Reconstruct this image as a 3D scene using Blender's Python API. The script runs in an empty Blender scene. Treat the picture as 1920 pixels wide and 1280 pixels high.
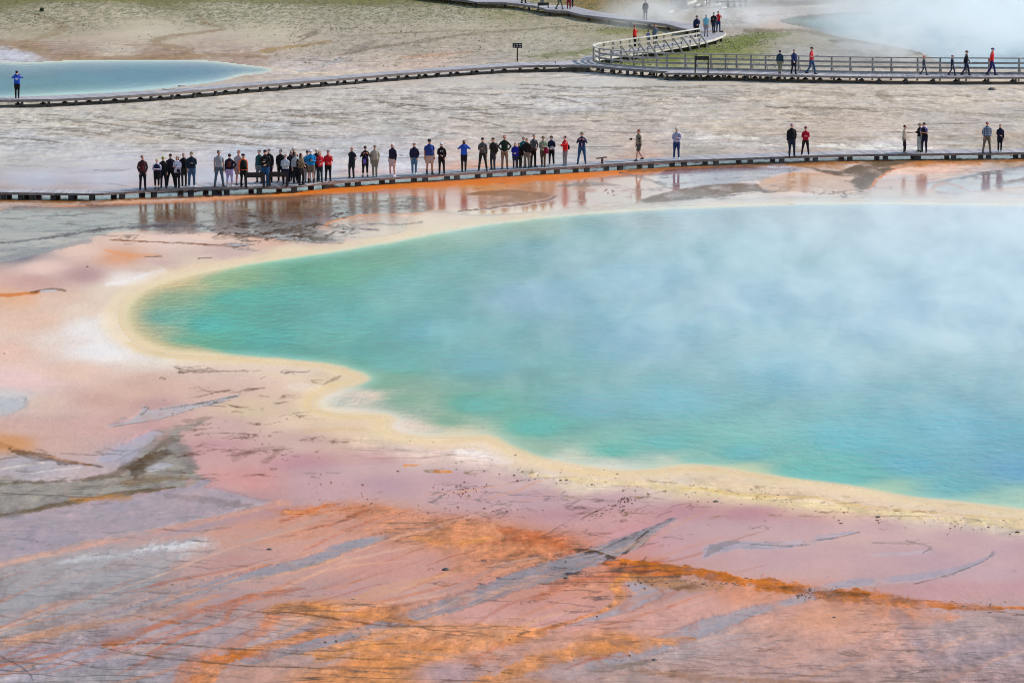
import bpy, bmesh, math, random
import numpy as np
from mathutils import Vector, Matrix
random.seed(7); RNG = np.random.default_rng(11)
SC = bpy.context.scene
COL = SC.collection
# ------------------------------------------------------------------ camera
F = 6800.0; CH = 22.3; TA = 1120.0 / F; A = math.atan(TA); CA, SA = math.cos(A), math.sin(A)
SUN_AZ, SUN_EL = 25.0, 35.0          # azimuth measured from +X towards +Y

def unproj(px, py, z=0.0):
    u = (np.asarray(px, float) - 960.0) / F; v = (640.0 - np.asarray(py, float)) / F
    t = (CH - z) / (SA - v * CA)
    return t * u, t * (CA + v * SA)
def P(px, py, z=0.0):
    x, y = unproj(px, py, z); return Vector((float(x), float(y), z))

cam = bpy.data.cameras.new('camera'); co = bpy.data.objects.new('camera', cam); COL.objects.link(co)
co.location = (0, 0, CH); co.rotation_euler = (math.pi / 2 - A, 0, 0)
cam.sensor_width = 36; cam.lens = 36 * F / 1920; cam.clip_start = 1; cam.clip_end = 60000
SC.camera = co
SC.view_settings.view_transform = 'Standard'; SC.view_settings.look = 'None'
SC.view_settings.gamma = 1; SC.view_settings.exposure = EXPOSURE = 0.20
w = bpy.data.worlds.new('World'); SC.world = w; w.use_nodes = True
nt = w.node_tree; bg = nt.nodes['Background']; sky = nt.nodes.new('ShaderNodeTexSky')
sky.sky_type = 'NISHITA'; sky.sun_disc = False; sky.sun_elevation = math.radians(SUN_EL)
sky.sun_rotation = math.radians(90 - SUN_AZ); sky.air_density = 1.7; sky.dust_density = 2.5; sky.ozone_density = 2.0
sky.altitude = 2200
nt.links.new(sky.outputs[0], bg.inputs[0]); bg.inputs[1].default_value = 0.15
sl = bpy.data.lights.new('sun', 'SUN'); sl.energy = 3.7; sl.angle = math.radians(0.5); sl.color = (1.0, 0.95, 0.87)
so = bpy.data.objects.new('sun', sl); COL.objects.link(so)
sd = Vector((math.cos(math.radians(SUN_AZ)) * math.cos(math.radians(SUN_EL)), math.sin(math.radians(SUN_AZ)) * math.cos(math.radians(SUN_EL)), math.sin(math.radians(SUN_EL))))
so.rotation_euler = sd.to_track_quat('Z', 'Y').to_euler(); so.location = (60, 200, 80)
SC.cycles.use_denoising = True; SC.cycles.pixel_filter_type = 'BLACKMAN_HARRIS'; SC.cycles.filter_width = 1.05
SC.cycles.max_bounces = 8; SC.cycles.volume_bounces = 8; SC.cycles.transparent_max_bounces = 12
SC.cycles.volume_step_rate = 1.0; SC.cycles.volume_max_steps = 96

# ------------------------------------------------------------------ helpers
def tag(o, label=None, cat=None, group=None, kind=None):
    if label: o['label'] = label
    if cat: o['category'] = cat
    if group: o['group'] = group
    if kind: o['kind'] = kind
    return o
def empty(name, loc, rz=0.0):
    o = bpy.data.objects.new(name, None); COL.objects.link(o); o.location = loc; o.rotation_euler = (0, 0, rz)
    o.empty_display_size = 0.2; return o
def link_mesh(name, verts, faces, mat=None, parent=None, smooth=False):
    me = bpy.data.meshes.new(name); me.from_pydata([tuple(v) for v in verts], [], faces); me.update()
    if mat: me.materials.append(mat)
    if smooth: me.polygons.foreach_set('use_smooth', [True] * len(me.polygons))
    o = bpy.data.objects.new(name, me); COL.objects.link(o)
    if parent: o.parent = parent
    return o
class MB:
    def __init__(s): s.v = []; s.f = []
    def add(s, v, f):
        b = len(s.v); s.v += [tuple(p) for p in v]; s.f += [tuple(b + i for i in q) for q in f]; return s
    def hexa(s, a):   # 8 points: bottom 4, top 4
        return s.add(a, [(3, 2, 1, 0), (4, 5, 6, 7), (0, 1, 5, 4), (1, 2, 6, 5), (2, 3, 7, 6), (3, 0, 4, 7)])
    def box(s, x0, x1, y0, y1, z0, z1):
        return s.hexa([(x0, y0, z0), (x1, y0, z0), (x1, y1, z0), (x0, y1, z0), (x0, y0, z1), (x1, y0, z1), (x1, y1, z1), (x0, y1, z1)])
    def beam(s, a, b, wd, ht, up=(0, 0, 1)):
        a = Vector(a); b = Vector(b); d = (b - a).normalized(); up = Vector(up)
        if abs(d.dot(up)) > .95: up = Vector((0, 1, 0))
        r = d.cross(up).normalized() * wd / 2; u = r.cross(d).normalized() * ht / 2
        return s.hexa([a - r - u, b - r - u, b + r - u, a + r - u, a - r + u, b - r + u, b + r + u, a + r + u])
    def tube(s, pts, rad, n=10):
        """pts joints, rad list of (rx,ry); rings are perpendicular to the path; capped"""
        pts = [Vector(p) for p in pts]; m = len(pts); vs = []
        for i, p in enumerate(pts):
            d = (pts[min(i + 1, m - 1)] - pts[max(i - 1, 0)]).normalized()
            ref = Vector((1, 0, 0)) if abs(d.x) < .9 else Vector((0, 0, 1))
            uy = d.cross(ref).normalized(); ux = uy.cross(d).normalized()
            rx, ry = rad[i] if isinstance(rad[i], tuple) else (rad[i], rad[i])
            for k in range(n):
                t = 2 * math.pi * k / n
                vs.append(p + ux * rx * math.cos(t) + uy * ry * math.sin(t))
        f = []
        for i in range(m - 1):
            for k in range(n):
                k2 = (k + 1) % n; f.append((i * n + k, i * n + k2, (i + 1) * n + k2, (i + 1) * n + k))
        f.append(tuple(range(n))[::-1]); f.append(tuple((m - 1) * n + k for k in range(n)))
        return s.add(vs, f)
    def rings(s, rings, n=14):
        """rings: (cx,cy,z,rx,ry) stacked"""
        vs = []
        for (cx, cy, z, rx, ry) in rings:
            for k in range(n):
                t = 2 * math.pi * k / n; vs.append((cx + rx * math.cos(t), cy + ry * math.sin(t), z))
        m = len(rings); f = []
        for i in range(m - 1):
            for k in range(n):
                k2 = (k + 1) % n; f.append((i * n + k, i * n + k2, (i + 1) * n + k2, (i + 1) * n + k))
        f.append(tuple(range(n))[::-1]); f.append(tuple((m - 1) * n + k for k in range(n)))
        return s.add(vs, f)
    def ball(s, c, r, n=10, m=7, jit=0):
        cx, cy, cz = c; rx, ry, rz = r if isinstance(r, tuple) else (r, r, r)
        vs = [(cx, cy, cz - rz)]; f = []
        for i in range(1, m):
            t = -math.pi / 2 + math.pi * i / m
            for k in range(n):
                p = 2 * math.pi * k / n; j = 1 + random.uniform(-jit, jit)
                vs.append((cx + rx * j * math.cos(t) * math.cos(p), cy + ry * j * math.cos(t) * math.sin(p), cz + rz * j * math.sin(t)))
        vs.append((cx, cy, cz + rz)); L = len(vs) - 1
        for k in range(n):
            k2 = (k + 1) % n; f.append((0, 1 + k2, 1 + k)); f.append((L, L - n + k, L - n + k2))
            for i in range(m - 2): f.append((1 + i * n + k, 1 + i * n + k2, 1 + (i + 1) * n + k2, 1 + (i + 1) * n + k))
        return s.add(vs, f)
    def scale(s, k): s.v = [(x * k, y * k, z * k) for x, y, z in s.v]; return s
    def build(s, name, mat=None, parent=None, smooth=False): return link_mesh(name, s.v, s.f, mat, parent, smooth)

def s2l(c):
    c = np.asarray(c, float) / 255.0
    return np.where(c <= .04045, c / 12.92, ((c + .055) / 1.055) ** 2.4)
MATS = {}
def mat_new(name):
    m = bpy.data.materials.new(name); m.use_nodes = True; n = m.node_tree
    return m, n, n.nodes['Principled BSDF']
def nd(n, t, **kw):
    x = n.nodes.new(t)
    for k, v in kw.items():
        if k in x.inputs: x.inputs[k].default_value = v
        else: setattr(x, k, v)
    return x
def ramp(n, a, b, ca=(0, 0, 0, 1), cb=(1, 1, 1, 1)):
    r = n.nodes.new('ShaderNodeValToRGB'); r.color_ramp.elements[0].position = a; r.color_ramp.elements[1].position = b
    r.color_ramp.elements[0].color = ca; r.color_ramp.elements[1].color = cb; return r
def mixc(n, f, a, b, mode='MIX'):
    m = n.nodes.new('ShaderNodeMix'); m.data_type = 'RGBA'; m.blend_type = mode
    for i, x in ((0, f), (6, a), (7, b)):
        if hasattr(x, 'links') or hasattr(x, 'is_linked'): n.links.new(x, m.inputs[i])
        else: m.inputs[i].default_value = x
    return m.outputs[2]
def mth(n, op, a, b=0.0, clamp=False):
    m = n.nodes.new('ShaderNodeMath'); m.operation = op; m.use_clamp = clamp
    for i, x in ((0, a), (1, b)):
        if hasattr(x, 'is_linked'): n.links.new(x, m.inputs[i])
        else: m.inputs[i].default_value = x
    return m.outputs[0]
def fabric(rgb, pattern=None, rgb2=None, rough=.85):
    key = (tuple(rgb), pattern, tuple(rgb2) if rgb2 else None)
    if key in MATS: return MATS[key]
    m, n, b = mat_new('cloth'); tc = nd(n, 'ShaderNodeTexCoord')
    c = tuple(float(v) for v in s2l(rgb)) + (1,)
    no = nd(n, 'ShaderNodeTexNoise', Scale=9.0, Detail=4.0); n.links.new(tc.outputs['Object'], no.inputs['Vector'])
    v = ramp(n, .3, .75, (.72, .72, .72, 1), (1.18, 1.18, 1.18, 1)); n.links.new(no.outputs[0], v.inputs[0])
    base = c
    if pattern:
        c2 = tuple(float(q) for q in s2l(rgb2)) + (1,)
        sep = nd(n, 'ShaderNodeSeparateXYZ'); n.links.new(tc.outputs['Object'], sep.inputs[0])
        if pattern == 'plaid':
            k = 22
            a_ = mth(n, 'GREATER_THAN', mth(n, 'SINE', mth(n, 'MULTIPLY', sep.outputs[0], k * 2.4)), .55)
            b_ = mth(n, 'GREATER_THAN', mth(n, 'SINE', mth(n, 'MULTIPLY', sep.outputs[2], k * 2.4)), .55)
            f = mth(n, 'MAXIMUM', a_, b_)
        else:
            n2 = nd(n, 'ShaderNodeTexNoise', Scale=14.0, Detail=3.0); n.links.new(tc.outputs['Object'], n2.inputs['Vector'])
            f = mth(n, 'GREATER_THAN', n2.outputs[0], .52)
        base = mixc(n, f, c, c2)
    out = mixc(n, 1.0, base, v.outputs[0], 'MULTIPLY'); n.links.new(out, b.inputs['Base Color'])
    b.inputs['Roughness'].default_value = rough; b.inputs['Specular IOR Level'].default_value = .25
    bp = nd(n, 'ShaderNodeBump', Strength=.5, Distance=.02); n.links.new(no.outputs[0], bp.inputs['Height']); n.links.new(bp.outputs[0], b.inputs['Normal'])
    MATS[key] = m; return m
def wood(name, rgb, rgb2, rough=.8, scale=3.0):
    if name in MATS: return MATS[name]
    m, n, b = mat_new(name); g = nd(n, 'ShaderNodeNewGeometry')
    no = nd(n, 'ShaderNodeTexNoise', Scale=scale, Detail=6.0, Roughness=.65); n.links.new(g.outputs['Position'], no.inputs['Vector'])
    w2 = nd(n, 'ShaderNodeTexWhiteNoise', noise_dimensions='1D'); n.links.new(g.outputs['Random Per Island'], w2.inputs['W'])
    c1 = tuple(float(v) for v in s2l(rgb)) + (1,); c2 = tuple(float(v) for v in s2l(rgb2)) + (1,)
    r = ramp(n, .3, .72, c1, c2); n.links.new(no.outputs[0], r.inputs[0])
    v = ramp(n, 0, 1, (.7, .7, .72, 1), (1.15, 1.13, 1.1, 1)); n.links.new(w2.outputs[0], v.inputs[0])
    n.links.new(mixc(n, 1.0, r.outputs[0], v.outputs[0], 'MULTIPLY'), b.inputs['Base Color'])
    b.inputs['Roughness'].default_value = rough
    bp = nd(n, 'ShaderNodeBump', Strength=.4, Distance=.02); n.links.new(no.outputs[0], bp.inputs['Height']); n.links.new(bp.outputs[0], b.inputs['Normal'])
    MATS[name] = m; return m
# ------------------------------------------------------------------ ground painting (world-space noise, traced mats and streams)
def hsh(ix, iy, seed):
    h = (ix.astype(np.int64) * 374761393 + iy.astype(np.int64) * 668265263 + seed * 1274126177) & 0x7fffffff
    h = ((h ^ (h >> 13)) * 1103515245) & 0x7fffffff
    h = (h ^ (h >> 16)) * 69069 & 0x7fffffff
    return (h & 0xffffff) / float(0xffffff)
def vnoise(x, y, seed):
    ix = np.floor(x); iy = np.floor(y); fx = x - ix; fy = y - iy
    fx = fx * fx * (3 - 2 * fx); fy = fy * fy * (3 - 2 * fy)
    a = hsh(ix, iy, seed); b = hsh(ix + 1, iy, seed); c = hsh(ix, iy + 1, seed); d = hsh(ix + 1, iy + 1, seed)
    return (a + (b - a) * fx) * (1 - fy) + (c + (d - c) * fx) * fy
def fbm(x, y, seed, o=4, g=.5):
    s = 0; a = 1; t = 0
    for i in range(o):
        s = s + a * vnoise(x * 2 ** i + 17.3 * i, y * 2 ** i - 9.1 * i, seed + i); t += a; a *= g
    return s / t - .5
def sstep(a, b, x):
    t = np.clip((x - a) / (b - a), 0, 1); return t * t * (3 - 2 * t)

ANI = 2.6
def stroke_d(px, py, pts):
    """distance / half-width to a polyline with changing half-width; pts (x,y,w)"""
    best = np.full(px.shape, 1e9); X = px; Y = py * ANI
    for (x0, y0, w0), (x1, y1, w1) in zip(pts[:-1], pts[1:]):
        ax, ay, bx, by = x0, y0 * ANI, x1, y1 * ANI
        dx, dy = bx - ax, by - ay; L = dx * dx + dy * dy + 1e-9
        t = np.clip(((X - ax) * dx + (Y - ay) * dy) / L, 0, 1)
        d = np.hypot(X - ax - t * dx, Y - ay - t * dy) / ((w0 + (w1 - w0) * t) * ANI)
        best = np.minimum(best, d)
    return best
def poly_sd(px, py, pts, ani=ANI):
    """signed distance (px, vertical units), negative inside"""
    n = len(pts); ins = np.zeros(px.shape, bool); best = np.full(px.shape, 1e18); Y = py * ani
    for i in range(n):
        x0, y0 = pts[i]; x1, y1 = pts[(i + 1) % n]
        c = ((y0 > py) != (y1 > py)) & (px < (x1 - x0) * (py - y0) / ((y1 - y0) if y1 != y0 else 1e-9) + x0)
        ins ^= c
        ax, ay, bx, by = x0, y0 * ani, x1, y1 * ani; dx, dy = bx - ax, by - ay; L = dx * dx + dy * dy + 1e-9
        t = np.clip(((px - ax) * dx + (Y - ay) * dy) / L, 0, 1)
        best = np.minimum(best, (px - ax - t * dx) ** 2 + (Y - ay - t * dy) ** 2)
    d = np.sqrt(best) / ani
    return np.where(ins, -d, d)
def smooth_poly(pts, k=3, closed=True):
    """Catmull-Rom through traced points"""
    out = []; n = len(pts)
    rng = range(n) if closed else range(n - 1)
    for i in rng:
        p0, p1, p2, p3 = (pts[(i + j) % n] if closed else pts[min(max(i + j, 0), n - 1)] for j in (-1, 0, 1, 2))
        for s in range(k):
            t = s / k
            out.append(tuple(.5 * (2 * b + (c - a) * t + (2 * a - 5 * b + 4 * c - d) * t * t + (3 * b - a - 3 * c + d) * t ** 3) for a, b, c, d in zip(p0, p1, p2, p3)))
    if not closed: out.append(tuple(pts[-1]))
    return out

# traced outlines -------------------------------------------------
LAKE = smooth_poly([(2500, 372), (1920, 381), (1700, 378), (1500, 379), (1280, 387), (1180, 392), (1100, 397), (1000, 407), (900, 420), (800, 436), (720, 452), (640, 465),
        (540, 480), (440, 494), (350, 510), (290, 527), (250, 545), (226, 570), (219, 592), (224, 614), (240, 634), (273, 653), (317, 664), (383, 669), (467, 672),
        (567, 680), (617, 685), (650, 695), (683, 708), (668, 717), (630, 727), (598, 741), (585, 756), (600, 770), (640, 777), (705, 779), (728, 786), (722, 800), (747, 814),
        (790, 822), (840, 823), (913, 820), (940, 833), (975, 849), (1012, 862), (1070, 874), (1150, 884), (1225, 882), (1290, 875), (1345, 878), (1413, 889),
        (1513, 903), (1613, 917), (1713, 936), (1847, 949), (1940, 960), (2300, 985), (3300, 940), (3600, 600), (3300, 420)])
POOL_L = smooth_poly([(-700, 150), (-400, 118), (-100, 112), (40, 116), (110, 113), (200, 111), (300, 111), (380, 112), (440, 118), (510, 128), (500, 138), (455, 143), (430, 150),
        (400, 156), (340, 163), (280, 170), (200, 176), (100, 181), (-100, 190), (-500, 200), (-800, 185)])
POOL_R = smooth_poly([(1505, 52), (1460, 42), (1480, 32), (1560, 24), (1700, 20), (1900, 12), (2300, 6), (2900, 30), (2900, 108), (2300, 126), (1920, 133), (1820, 128), (1760, 118), (1725, 100), (1690, 92),
        (1640, 82), (1580, 72), (1540, 62)])

# colours as seen at traced places, lilac and grey partly painted-in sky reflection: (x, y, r, g, b)
CP = """
0 2 122 116 78|300 2 128 122 84|700 2 125 120 80|950 20 150 146 110|1130 6 140 122 78|1200 20 128 112 70|1240 10 122 104 68|1400 5 140 136 128|1500 8 150 146 138|1440 20 168 164 154
60 30 165 160 132|250 30 172 167 138|450 25 168 164 136|700 25 164 160 134|850 50 170 164 140|60 60 166 158 130|300 60 178 172 146|500 60 178 172 146|650 80 168 160 140
60 90 160 142 120|200 100 178 168 146|400 95 172 158 138|560 90 174 164 140|760 90 168 160 140|900 100 170 163 144|1040 80 170 165 145|1050 100 162 158 136|1100 50 160 154 126
20 108 178 182 184|150 108 150 130 106|300 108 148 128 104|450 110 160 142 122|620 125 182 172 158|800 115 190 172 152|560 130 186 178 166
1200 60 158 152 122|1160 85 160 156 130|1300 100 128 134 80|1400 85 138 138 100|1380 95 130 136 82|1500 75 150 146 122|1480 100 160 160 146|1600 90 150 150 138|1650 60 150 148 135|1400 60 176 168 152|1400 35 176 170 160|1440 48 186 170 150|1350 45 170 165 150
60 200 186 180 166|250 195 184 176 160|450 180 188 180 164|650 170 186 180 168|900 150 184 178 166|1100 155 188 184 174|1250 160 182 176 162|1500 170 190 180 164|1700 170 192 182 165|1900 175 192 182 166
100 225 184 180 168|350 215 180 174 160|600 210 186 180 168|850 200 186 180 170|1050 190 190 186 178|1300 190 186 178 164|1500 200 188 176 158|1750 195 188 178 162|1900 210 186 178 166
60 260 184 183 178|250 250 186 180 168|500 245 182 180 174|750 235 176 172 162|950 235 178 170 156|1150 230 184 174 160|1350 230 186 176 160|1550 235 184 170 152|1750 230 184 174 160|1900 235 182 174 162
40 300 182 180 172|200 300 184 184 184|450 290 180 182 184|650 280 178 178 176|750 300 184 184 184|950 290 178 174 166|1100 280 176 168 156|1300 265 186 180 172|1300 285 166 160 148|1450 270 178 172 162|1600 270 172 162 150|1650 280 214 210 206|1800 275 180 174 162|1900 270 172 162 148
60 335 184 186 190|200 335 188 188 192|400 330 186 188 192|600 320 184 186 190|760 315 188 188 190|1040 300 180 178 174
0 374 165 140 122|100 377 180 150 130|250 374 205 165 140|400 367 208 150 115|500 362 212 150 110|0 392 212 195 188|300 388 165 164 168
640 352 212 130 58|800 342 214 120 42|950 332 214 122 44|1080 324 208 128 60|1200 314 190 128 78|1300 308 160 118 80|1500 302 158 122 88|1700 300 162 128 96|1900 298 165 135 105
640 372 178 168 168|760 355 218 175 150|720 385 170 168 172|850 380 222 190 175|900 345 212 155 110|1000 345 216 170 140|1100 345 226 198 182|1150 365 228 208 196|1000 395 228 210 196|1200 335 226 200 184|1250 325 200 196 200|1300 330 182 184 192|1200 385 228 216 204
1350 322 178 182 190|1450 320 182 182 188|1400 338 205 190 182|1480 345 232 192 160|1560 355 228 196 175|1350 378 228 212 200|1500 368 226 210 200|1640 350 216 196 190|1700 340 210 192 186|1700 316 232 190 160|1760 322 226 185 160|1800 350 175 176 184|1900 335 180 180 188|1700 365 222 204 198|1880 362 220 204 196
60 410 178 178 182|60 450 158 160 168|180 420 170 172 176|30 480 140 140 148|300 415 168 170 174|480 410 150 150 152|560 400 168 170 174|640 400 175 176 180|700 395 190 182 180
250 440 228 202 188|400 438 226 200 186|330 452 224 200 192|520 450 216 178 160|600 462 205 178 174|420 470 202 178 174|150 470 226 200 188|80 500 226 200 192|230 482 220 170 142|300 495 210 180 176|160 515 190 162 162|60 530 206 172 166|350 492 216 196 180|700 440 226 205 188|640 425 226 205 198|800 420 230 212 192|880 405 228 210 192|560 470 226 208 184|760 440 230 214 190
30 560 222 180 152|60 600 222 190 172|30 660 224 190 176|120 640 226 204 192|180 620 232 226 222|200 660 236 232 232|160 580 226 206 190|240 525 232 224 220|300 500 218 198 182|210 545 226 212 196|100 560 222 196 180|300 680 226 214 202|60 720 226 198 184
150 700 222 192 178|300 720 212 182 170|450 715 214 190 180|30 750 206 202 204|100 760 214 188 176|200 755 206 172 164|300 765 190 160 160|250 740 212 182 170|400 740 214 184 174|560 700 226 206 176|500 690 228 208 180|620 715 216 192 170
60 800 206 172 164|180 800 210 172 166|30 830 202 150 110|120 830 206 172 164|280 810 196 160 162|430 800 206 176 172|480 770 220 198 172|560 790 226 206 172|640 800 226 206 168|700 820 228 208 172|560 830 206 178 172|420 840 200 160 164|470 900 206 156 156|560 870 192 150 158|700 870 204 168 168|780 850 226 205 182|880 850 228 212 205|850 835 228 206 178
60 870 176 170 178|250 850 170 166 180|600 920 198 156 160|720 910 186 148 158|850 900 196 156 162|960 900 206 170 168|900 935 196 154 158|1000 930 192 152 160|1000 880 228 212 180|1100 905 230 212 172|1250 895 230 212 178|1300 915 230 212 168|1400 925 230 210 166|1550 945 230 210 170|1700 965 230 212 174|1850 975 228 212 176|1920 978 228 210 165
1050 960 190 152 160|1150 940 194 154 160|1200 1000 196 152 160|1280 960 192 150 158|1400 965 190 148 156|1500 985 196 156 158|1650 990 198 160 160|1800 1010 196 158 158|1900 1030 194 156 160|1280 1030 198 152 154|1450 1050 196 156 158|1600 1050 198 158 158|1750 1050 190 152 158|1900 1090 192 156 162|1750 1110 196 156 160
250 960 168 156 168|400 940 178 152 158|100 1010 158 148 162|350 985 172 150 158|480 955 186 150 152|150 1050 176 168 170|400 1010 204 160 148|550 985 204 150 130|700 960 206 150 130|600 1040 200 154 144|330 1040 188 164 160|60 1120 152 150 156|200 1090 158 154 160|420 1060 192 152 148|60 1180 158 146 148|250 1130 170 152 154|400 1130 172 146 148
700 1060 196 146 138|850 1000 208 142 104|950 1030 202 132 96|1000 1020 186 112 78|800 1060 198 150 142|750 1110 198 158 150|900 1080 202 146 132|650 1110 190 150 148|560 1110 182 150 148|700 1150 206 140 100|600 1145 198 138 98
60 1230 166 152 160|200 1240 156 148 158|300 1200 164 150 156|200 1270 156 152 158|60 1265 160 154 164|350 1255 158 148 156|450 1270 184 144 132|450 1200 160 148 156|560 1200 164 150 156|600 1270 206 146 110|560 1240 176 146 140
720 1200 212 148 108|800 1220 212 142 92|900 1190 214 150 112|700 1250 212 140 84|850 1260 172 146 150|950 1240 178 146 142|1000 1210 196 150 136|1080 1260 176 152 152|1200 1265 174 150 146|900 1150 202 154 148|1050 1130 200 148 140|1100 1100 200 142 122|1060 1160 202 154 150|1000 1110 200 146 132
1200 1080 196 118 78|1250 1110 176 150 150|1300 1140 208 160 150|1200 1170 206 160 152|1150 1200 212 146 102|1280 1220 172 156 158|1350 1200 182 160 160|1400 1120 206 146 122|1450 1150 206 158 146|1550 1160 212 156 130|1650 1170 208 158 142|1600 1200 204 158 146|1500 1230 190 154 148|1400 1250 178 150 148|1700 1230 186 150 144|1800 1180 172 152 154|1900 1170 172 150 150|1850 1230 162 148 156|1750 1260 172 148 148|1920 1270 170 146 150|1600 1270 178 148 144|1300 1270 176 146 140|700 1290 206 140 90|1000 1290 190 140 110|1400 1300 176 148 146|200 1300 160 154 162|1900 1310 168 146 150
"""
# water colours (lake seen without its steam)
WP = """
300 560 170 205 170|330 600 140 205 185|300 620 175 205 175|370 650 120 195 170|340 535 190 208 168|420 520 160 205 165|450 560 110 198 178|400 610 95 195 180|520 640 85 185 170|560 660 95 180 160|650 600 88 188 175|560 560 105 192 175|600 510 125 195 165|700 480 130 190 162|660 660 80 180 165|620 685 110 180 155
800 450 150 200 172|900 435 150 196 172|1000 425 160 198 172|850 500 110 185 172|760 540 115 190 182|800 620 85 180 182|750 680 70 178 165|900 680 85 175 180|1000 560 105 175 195|1000 470 115 180 180|1100 440 135 190 185|1200 410 165 198 190|1300 410 165 200 200|1500 400 175 205 205|1700 400 178 205 208|1900 405 180 205 210
1200 520 105 180 195|1200 640 90 172 190|1400 560 105 176 196|1500 700 92 176 192|1700 600 108 178 200|1900 600 112 180 202|1800 500 122 184 200|1400 470 128 188 192
720 720 110 180 158|760 750 130 188 165|690 745 215 218 200|640 755 225 224 208|620 762 228 218 190|840 790 125 185 160|800 803 205 215 195|860 812 200 210 180|760 800 215 218 200|900 760 78 185 165|1000 800 78 185 168|1100 760 85 175 180|1000 845 150 195 170|1060 860 190 212 190|1150 870 200 215 195|1250 865 180 208 185|1150 845 95 190 172|1250 830 85 185 175|1300 860 130 195 178|1400 850 80 182 178|1400 880 175 205 170|1500 880 95 188 175|1600 890 95 185 175|1650 915 150 200 172|1700 870 90 178 190|1800 910 100 185 185|1850 935 150 200 178|1900 940 160 205 180|1900 880 100 178 200|1600 820 85 182 188|1800 800 92 180 194|1250 750 85 178 186|2200 950 150 200 178|2300 700 120 175 205|2400 400 180 205 210
-100 130 170 178 186|40 130 165 176 186|100 122 168 176 186|200 118 166 172 190|350 118 160 168 188|450 125 162 170 186|500 130 168 176 184|50 150 125 170 178|150 145 112 165 175|250 135 115 165 180|250 150 95 155 175|350 135 115 158 182|350 150 105 158 180|420 140 135 162 184|150 170 125 172 178|50 170 130 172 172|0 175 120 165 180|-200 170 130 172 175
1480 40 190 186 172|1540 50 182 190 188|1600 60 172 192 196|1700 50 178 200 206|1800 60 180 205 212|1900 90 185 208 214|1800 30 185 200 204|1750 100 190 205 208|1900 125 200 212 215|2300 60 180 205 212
"""
def parse(s):
    out = []
    for ln in s.strip().splitlines():
        for q in ln.split('|'):
            out.append([float(v) for v in q.split()])
    return np.array(out)
CPA, WPA = parse(CP), parse(WP)
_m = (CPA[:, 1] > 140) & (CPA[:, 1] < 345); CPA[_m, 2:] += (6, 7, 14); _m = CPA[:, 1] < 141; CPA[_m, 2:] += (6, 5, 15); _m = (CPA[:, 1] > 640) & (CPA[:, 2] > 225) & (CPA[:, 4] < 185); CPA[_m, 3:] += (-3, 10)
def scatter(px, py, arr, ani=3.0, e=9.0, pw=3.2):
    num = np.zeros(px.shape + (3,)); den = np.zeros(px.shape)
    for x, y, r, g, b in arr:
        d2 = (px - x) ** 2 + ((py - y) * ani) ** 2 + e * e
        wgt = d2 ** (-pw / 2); den += wgt
        num += wgt[..., None] * s2l((r, g, b))
    return num / den[..., None]
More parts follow.
